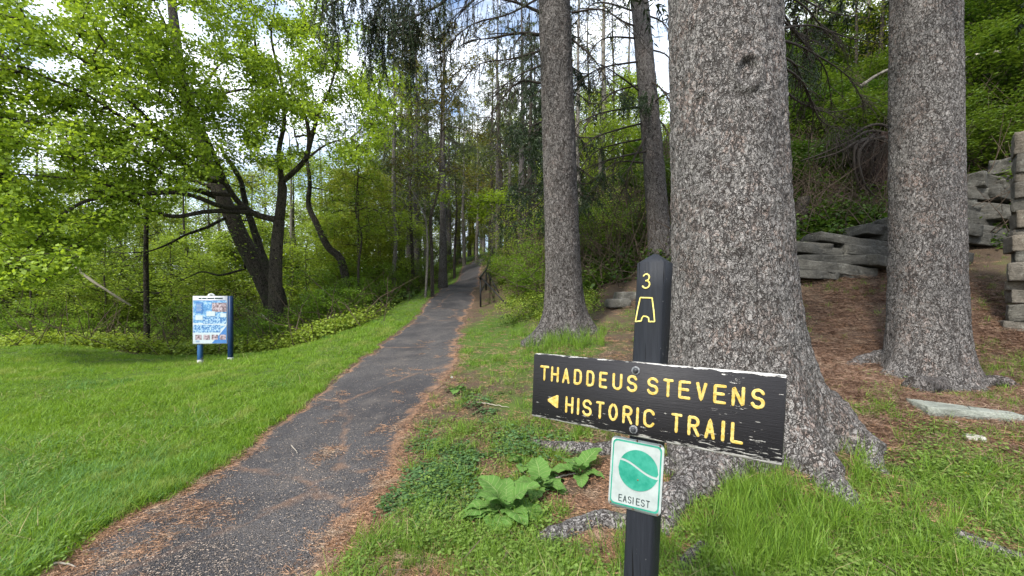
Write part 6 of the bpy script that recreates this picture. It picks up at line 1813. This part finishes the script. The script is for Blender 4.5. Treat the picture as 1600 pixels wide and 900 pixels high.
# ------------------------------------------------------------------ information board on the lawn
def build_info():
    Z = 9.0
    g = on((330 - 800) / F * Z, Z)
    root = thing('information_board', g, 'blue and white illustrated information board on two blue legs at the lawn edge', 'information board')
    yaw = .10
    s = Z / F; x0 = (303 - 800) * s; x1 = (353.5 - 800) * s; zt = EYE - (462.5 - HY) * s; zb = EYE - (537.5 - HY) * s
    cx = (x0 + x1) / 2; hw = (x1 - x0) / 2
    def put(name, V, Q, mat, par=root, **k):
        V = np.asarray(V, float) - [cx, Z, 0]
        V = rotz(V, yaw) + [cx, Z, 0]
        return part(name, V, Q, mat, par, False, **k)
    def bx(name, xa, xb, ya, yb, za, zc, mat, par=root, b=.004):
        V, Q = bevel_box(xa, xb, ya, yb, za, zc, b); return put(name, V, Q, mat, par)
    bx('panel', x0, x1, Z, Z + .02, zb, zt, M['white'])
    panel = [c for c in root.children if c.name.startswith('panel')][0]
    # timber legs: one behind the left side, one beside the panel on the right
    lw = .075
    for xa, z1 in ((x0 + .075, zb + .3), (x1 + .012, zt)):
        ya = Z + .022 if xa < x1 else Z - .01
        zg = float(H(xa, Z))
        leg = bx('leg', xa, xa + lw, ya, ya + .085, zg - .2, z1, M['blue'] if xa > x1 else M['blue_light'], b=.003)
        f = bx('painted_foot', xa - .002, xa + lw + .002, ya - .002, ya + .087, zg - .1, zg + .085, M['foot'], leg, b=.002)
    # rounded crest on top
    a = np.linspace(0, PI, 13); r = .075
    mid = cx + .02
    V = []
    for y in (Z, Z + .02):
        V += [(mid + r * math.cos(t), y, zt + r * .75 * math.sin(t)) for t in a] + [(mid, y, zt)]
    n = 14; T = [(13, j + 1, j) for j in range(12)] + [(n + 13, n + j, n + j + 1) for j in range(12)]
    Q = [(j, j + 1, n + j + 1, n + j) for j in range(12)]
    cr = put('crest', V, [np.array(Q), np.array(T)], M['white'])
    # print on the face
    W_ = x1 - x0; Hh = zt - zb
    def pr(name, u0, v0, u1, v1, mat, lay=1, poly=None):
        y = Z - .0015 * lay
        P = poly or [(u0, v0), (u1, v0), (u1, v1), (u0, v1)]
        V = [(x0 + u * W_, y, zt - v * Hh) for u, v in P]
        idx = list(range(len(P)))[::-1]
        return put(name, V, [np.array([idx])], mat, panel)
    def art(name, cols, sc, thr):
        m = NB(name, .35); pos = m.tc.outputs['Object']
        nz = m.noise(pos, sc, 4, .6)
        r = m.n("ShaderNodeValToRGB"); r.color_ramp.interpolation = 'CONSTANT'; e = r.color_ramp.elements
        while len(e) < len(cols): e.new(.5)
        for k, c in enumerate(cols): e[k].position = 0 if k == 0 else thr[k - 1]; e[k].color = (*c, 1)
        m.l(nz, r.inputs[0]); m.color(r.outputs[0]); return m.m
    blue = art('blue illustration', [(.05, .15, .34), (.09, .23, .44), (.22, .38, .54), (.34, .48, .58)], 14, (.40, .52, .62))
    crowd = art('blue crowd illustration', [(.04, .12, .30), (.08, .20, .40), (.26, .40, .54), (.38, .50, .58)], 30, (.42, .50, .60))
    photo = art('mauve photograph', [(.10, .075, .085), (.20, .15, .17), (.34, .28, .31), (.44, .40, .43)], 24, (.40, .5, .60))
    pale = paint('pale caption ground', (.38, .46, .50), (.46, .52, .55), 20, .4, .05)
    deep = paint('deep blue caption', (.05, .15, .38), (.07, .19, .44), 20, .4, .05)
    pr('header_rule', .01, .088, .97, .094, deep, 2)
    pr('print_field', .01, .098, .985, .985, blue, 1)
    pr('pale_band', .01, .56, .985, .62, pale, 2)
    pr('crowd_print', .02, .60, .8, .76, crowd, 3)
    pr('crowd_print', .30, .44, .97, .58, crowd, 3)
    pr('pale_foot', 0, 0, 0, 0, pale, 2, [(.01, .76), (.70, .74), (.985, .60), (.985, .985), (.01, .985)])
    pr('blue_wedge', 0, 0, 0, 0, deep, 3, [(.985, .62), (.985, .985), (.55, .985), (.78, .80)])
    pr('photo_print', .56, .14, .98, .33, photo, 4)
    pr('caption_box', .09, .13, .29, .36, deep, 4)
    pr('caption_box', .08, .40, .29, .50, pale, 4); pr('caption_box', .40, .32, .65, .42, pale, 5); pr('caption_box', .80, .36, .98, .44, pale, 5)
    for k in range(4): pr('small_photo', .08 + k * .235, .805, .26 + k * .235, .91, photo, 5)
    for k in range(6): pr('text_line', .11, .165 + k * .028, .27 - .02 * (k % 2), .172 + k * .028, pale, 6)
    for u0, u1 in ((.17, .25), (.27, .40), (.42, .62), (.64, .87)): pr('header_print', u0, .035, u1, .062, M['ink'], 2)
    for k in range(2): pr('text_line', .09, .93 + k * .02, .2, .937 + k * .02, deep, 6)
    put('crest_print', [(mid - .035, Z - .003, zt + .012), (mid + .035, Z - .003, zt + .012), (mid + .028, Z - .003, zt + .035), (mid - .028, Z - .003, zt + .035)], [np.array([(0, 1, 2, 3)])], M['ink'], cr)
build_info()

# ------------------------------------------------------------------ pipe handrail
def build_rail():
    P0 = [(751, 478, 14.0), (759.5, 461, 16.2), (765.5, 446, 18.0), (768.5, 424, 21.5)]
    tops = [(750.5, 433, 14.0), (759.5, 421, 16.2), (766, 402, 18.0), (769, 389, 21.5)]
    base = [W(*p) for p in P0]
    for b in base: b[2] = float(H(b[0], b[1])) - .1
    root = thing('handrail', base[0] + [0, 0, .1], 'black iron pipe handrail climbing along the right edge of the path', 'handrail')
    tp = [W(*p) for p in tops]
    for b, t in zip(base, tp):
        mb = MB(); mb.tube([b, t], .03, 8); mb.part('post', M['rail'], root)
    mb = MB(); mb.tube(smooth_poly([tp[0] + [-.02, 0, -.01], tp[0], tp[1], W(762, 415, 17.0), W(764.5, 406, 17.5), tp[2], W(767, 395, 19.5), tp[3], W(768.5, 388, 21.8)], 6), .034, 8); mb.part('top_rail', M['rail'], root)
    for a, b in [((752, 434, 14.0), (800, 484, 13.0)), ((752, 455, 14.0), (760, 440, 16.1)), ((762, 426, 16.2), (779, 457, 15.4)), ((767, 405, 18), (783, 425, 16.8)), ((766, 412, 18), (780, 428, 17)), ((770, 392, 21.5), (785, 404, 20)), ((753, 436, 14.0), (766, 446, 18))]:
        mb = MB(); mb.tube([W(*a), W(*b)], .024, 6); mb.part('brace', M['rail'], root)
build_rail()

# ------------------------------------------------------------------ broad-leaved plants, flowers
def burdock_mat():
    m = NB('broad plant leaf', .75); pos = m.tc.outputs['Object']
    u = m.attr('u'); v = m.attr('w')
    vein = m.ramp(m.math('ABSOLUTE', m.math('SUBTRACT', u, .5)), [(0, 1), (.022, 0)])
    side = m.math('SINE', m.math('ADD', m.math('MULTIPLY', v, 42), m.math('MULTIPLY', m.math('ABSOLUTE', m.math('SUBTRACT', u, .5)), -26)))
    sv = m.ramp(side, [(.90, 0), (1, .6)])
    k = m.math('MAXIMUM', vein, sv)
    c = m.mix(m.noise(pos, 14, 4), (.055, .14, .025), (.13, .25, .05))
    c = m.mix(k, c, (.28, .36, .14))
    m.color(c); m.bump(m.math('ADD', m.noise(pos, 60, 4), m.math('MULTIPLY', k, -1.2)), .6, .004)
    tr = m.n("ShaderNodeBsdfTranslucent"); m.l(c, tr.inputs['Color']); mx = m.n("ShaderNodeMixShader"); mx.inputs[0].default_value = .25
    m.l(m.b.outputs[0], mx.inputs[1]); m.l(tr.outputs[0], mx.inputs[2]); m.l(mx.outputs[0], m.out.inputs[0])
    return m.m
M['burdock'] = burdock_mat()
def big_leaf(L, Wd, seed, stem=.12):
    """grid leaf in local frame: x forward, z up"""
    rng = np.random.default_rng(seed)
    nu, nv = 11, 13
    u = np.linspace(0, 1, nu); v = np.linspace(0, 1, nv)
    Uu, Vv = np.meshgrid(u, v)
    wid = 1.08 * Wd * np.sin(PI * np.clip(Vv, .0, 1) ** .70 * .97 + .05) ** .55
    lobe = 1 + .09 * np.sin(Vv * 17 + rng.random() * 6) * np.abs(Uu - .5) * 2 + .08 * np.sin(Vv * 37 + 1) * np.abs(Uu - .5) * 2
    y = (Uu - .5) * wid * lobe
    x = stem + Vv * L - .16 * L * (np.abs(Uu - .5) * 2) ** 2 * (1 - Vv) * 1.6
    arch = .20 * L * np.sin(np.clip(Vv, 0, 1) * PI * .62 + .35) - .34 * L * Vv ** 2
    z = arch + .03 * L + .022 * np.sin(Uu * 40 + seed) * (np.abs(Uu - .5) * 2) ** 3 * L + .11 * Wd * np.abs(Uu - .5) * 2 + .05 * Wd * np.sin(Vv * 15 + Uu * 3 + seed) * (np.abs(Uu - .5) * 2) ** 1.5 + .012 * fbm(np.stack([x * 22, y * 22, x * 0 + seed], -1), 3, 2)
    V = np.stack([x, y, z], -1).reshape(-1, 3)
    i, j = np.meshgrid(np.arange(nv - 1), np.arange(nu - 1), indexing='ij'); a = (i * nu + j).ravel()
    Q = np.stack([a, a + 1, a + nu + 1, a + nu], 1)
    return V, Q, Uu.ravel(), Vv.ravel()
def burdock(px, py, n, L, label, seed):
    rng = np.random.default_rng(seed)
    c = G(px, py)
    root = thing('broad_leaved_plant', c, label, 'plant')
    for k in range(n):
        a = k * 2.4 + rng.normal() * .25
        LL = L * (.65 + .5 * rng.random()); 
        V, Q, u, v = big_leaf(LL, LL * (.75 + .25 * rng.random()), seed * 31 + k, stem=.05 + .05 * rng.random())
        ti = .15 - .5 * (k / n) if k < n * .7 else -.7
        ct, st = math.cos(ti), math.sin(ti)
        V = V @ np.array([[ct, 0, -st], [0, 1, 0], [st, 0, ct]])
        V = rotz(V, a); V[:, 2] += .02
        part('leaf', V + c, Q, M['burdock'], root, True, vattr={'u': u, 'w': v})
        mb = MB(); e = V[len(V) // 2 * 0 + 5] + c
        mb.tube([c + [0, 0, -.02], (c + e) / 2 + [0, 0, .02], e], [.007, .006, .004], 5, False); mb.part('stalk', M['burdock'], root)
burdock(790, 805, 15, .22, 'largest clump of broad wavy green leaves left of the signpost', 811)
burdock(845, 768, 8, .17, 'broad leaved clump touching the right side of the largest clump', 812)
burdock(905, 745, 9, .17, 'broad leaved clump nearest the small plaque', 813)
burdock(818, 730, 5, .12, 'small broad leaved clump behind the largest clump', 814)
burdock(712, 612, 6, .10, 'small far rosette of broad leaves near the board corner', 815)
def dandelion(px, py, label, puff=False):
    g = G(px, py); h = .07 if puff else .035
    root = thing('dandelion', g, label, 'flower')
    mb = MB(); mb.tube([g + [0, 0, -.01], g + [0, 0, h]], .0018, 5); mb.part('stem', M['weed'], root)
    rng = np.random.default_rng(int(px))
    n = 60; D = rand_unit(n, rng)
    if not puff: D[:, 2] = np.abs(D[:, 2]) * .5 + .1
    V, Q, v = needles(np.tile(g + [0, 0, h], (n, 1)), D, .018 if puff else .015, .0022, rng)
    part('flower_head', V, Q, MATS.setdefault('puff' if puff else 'dandy', plain('dandelion seed head' if puff else 'dandelion yellow', (.6, .6, .56) if puff else (.75, .55, .02), .8, .1)), root, False)
dandelion(681, 797, 'yellow dandelion in the dark grass by the path bottom')
dandelion(1510, 744, 'yellow dandelion in the grass at the right')
dandelion(1390, 705, 'yellow dandelion near the end of the great spruce root')
dandelion(706, 598, 'white dandelion seed head standing right of the path', True)
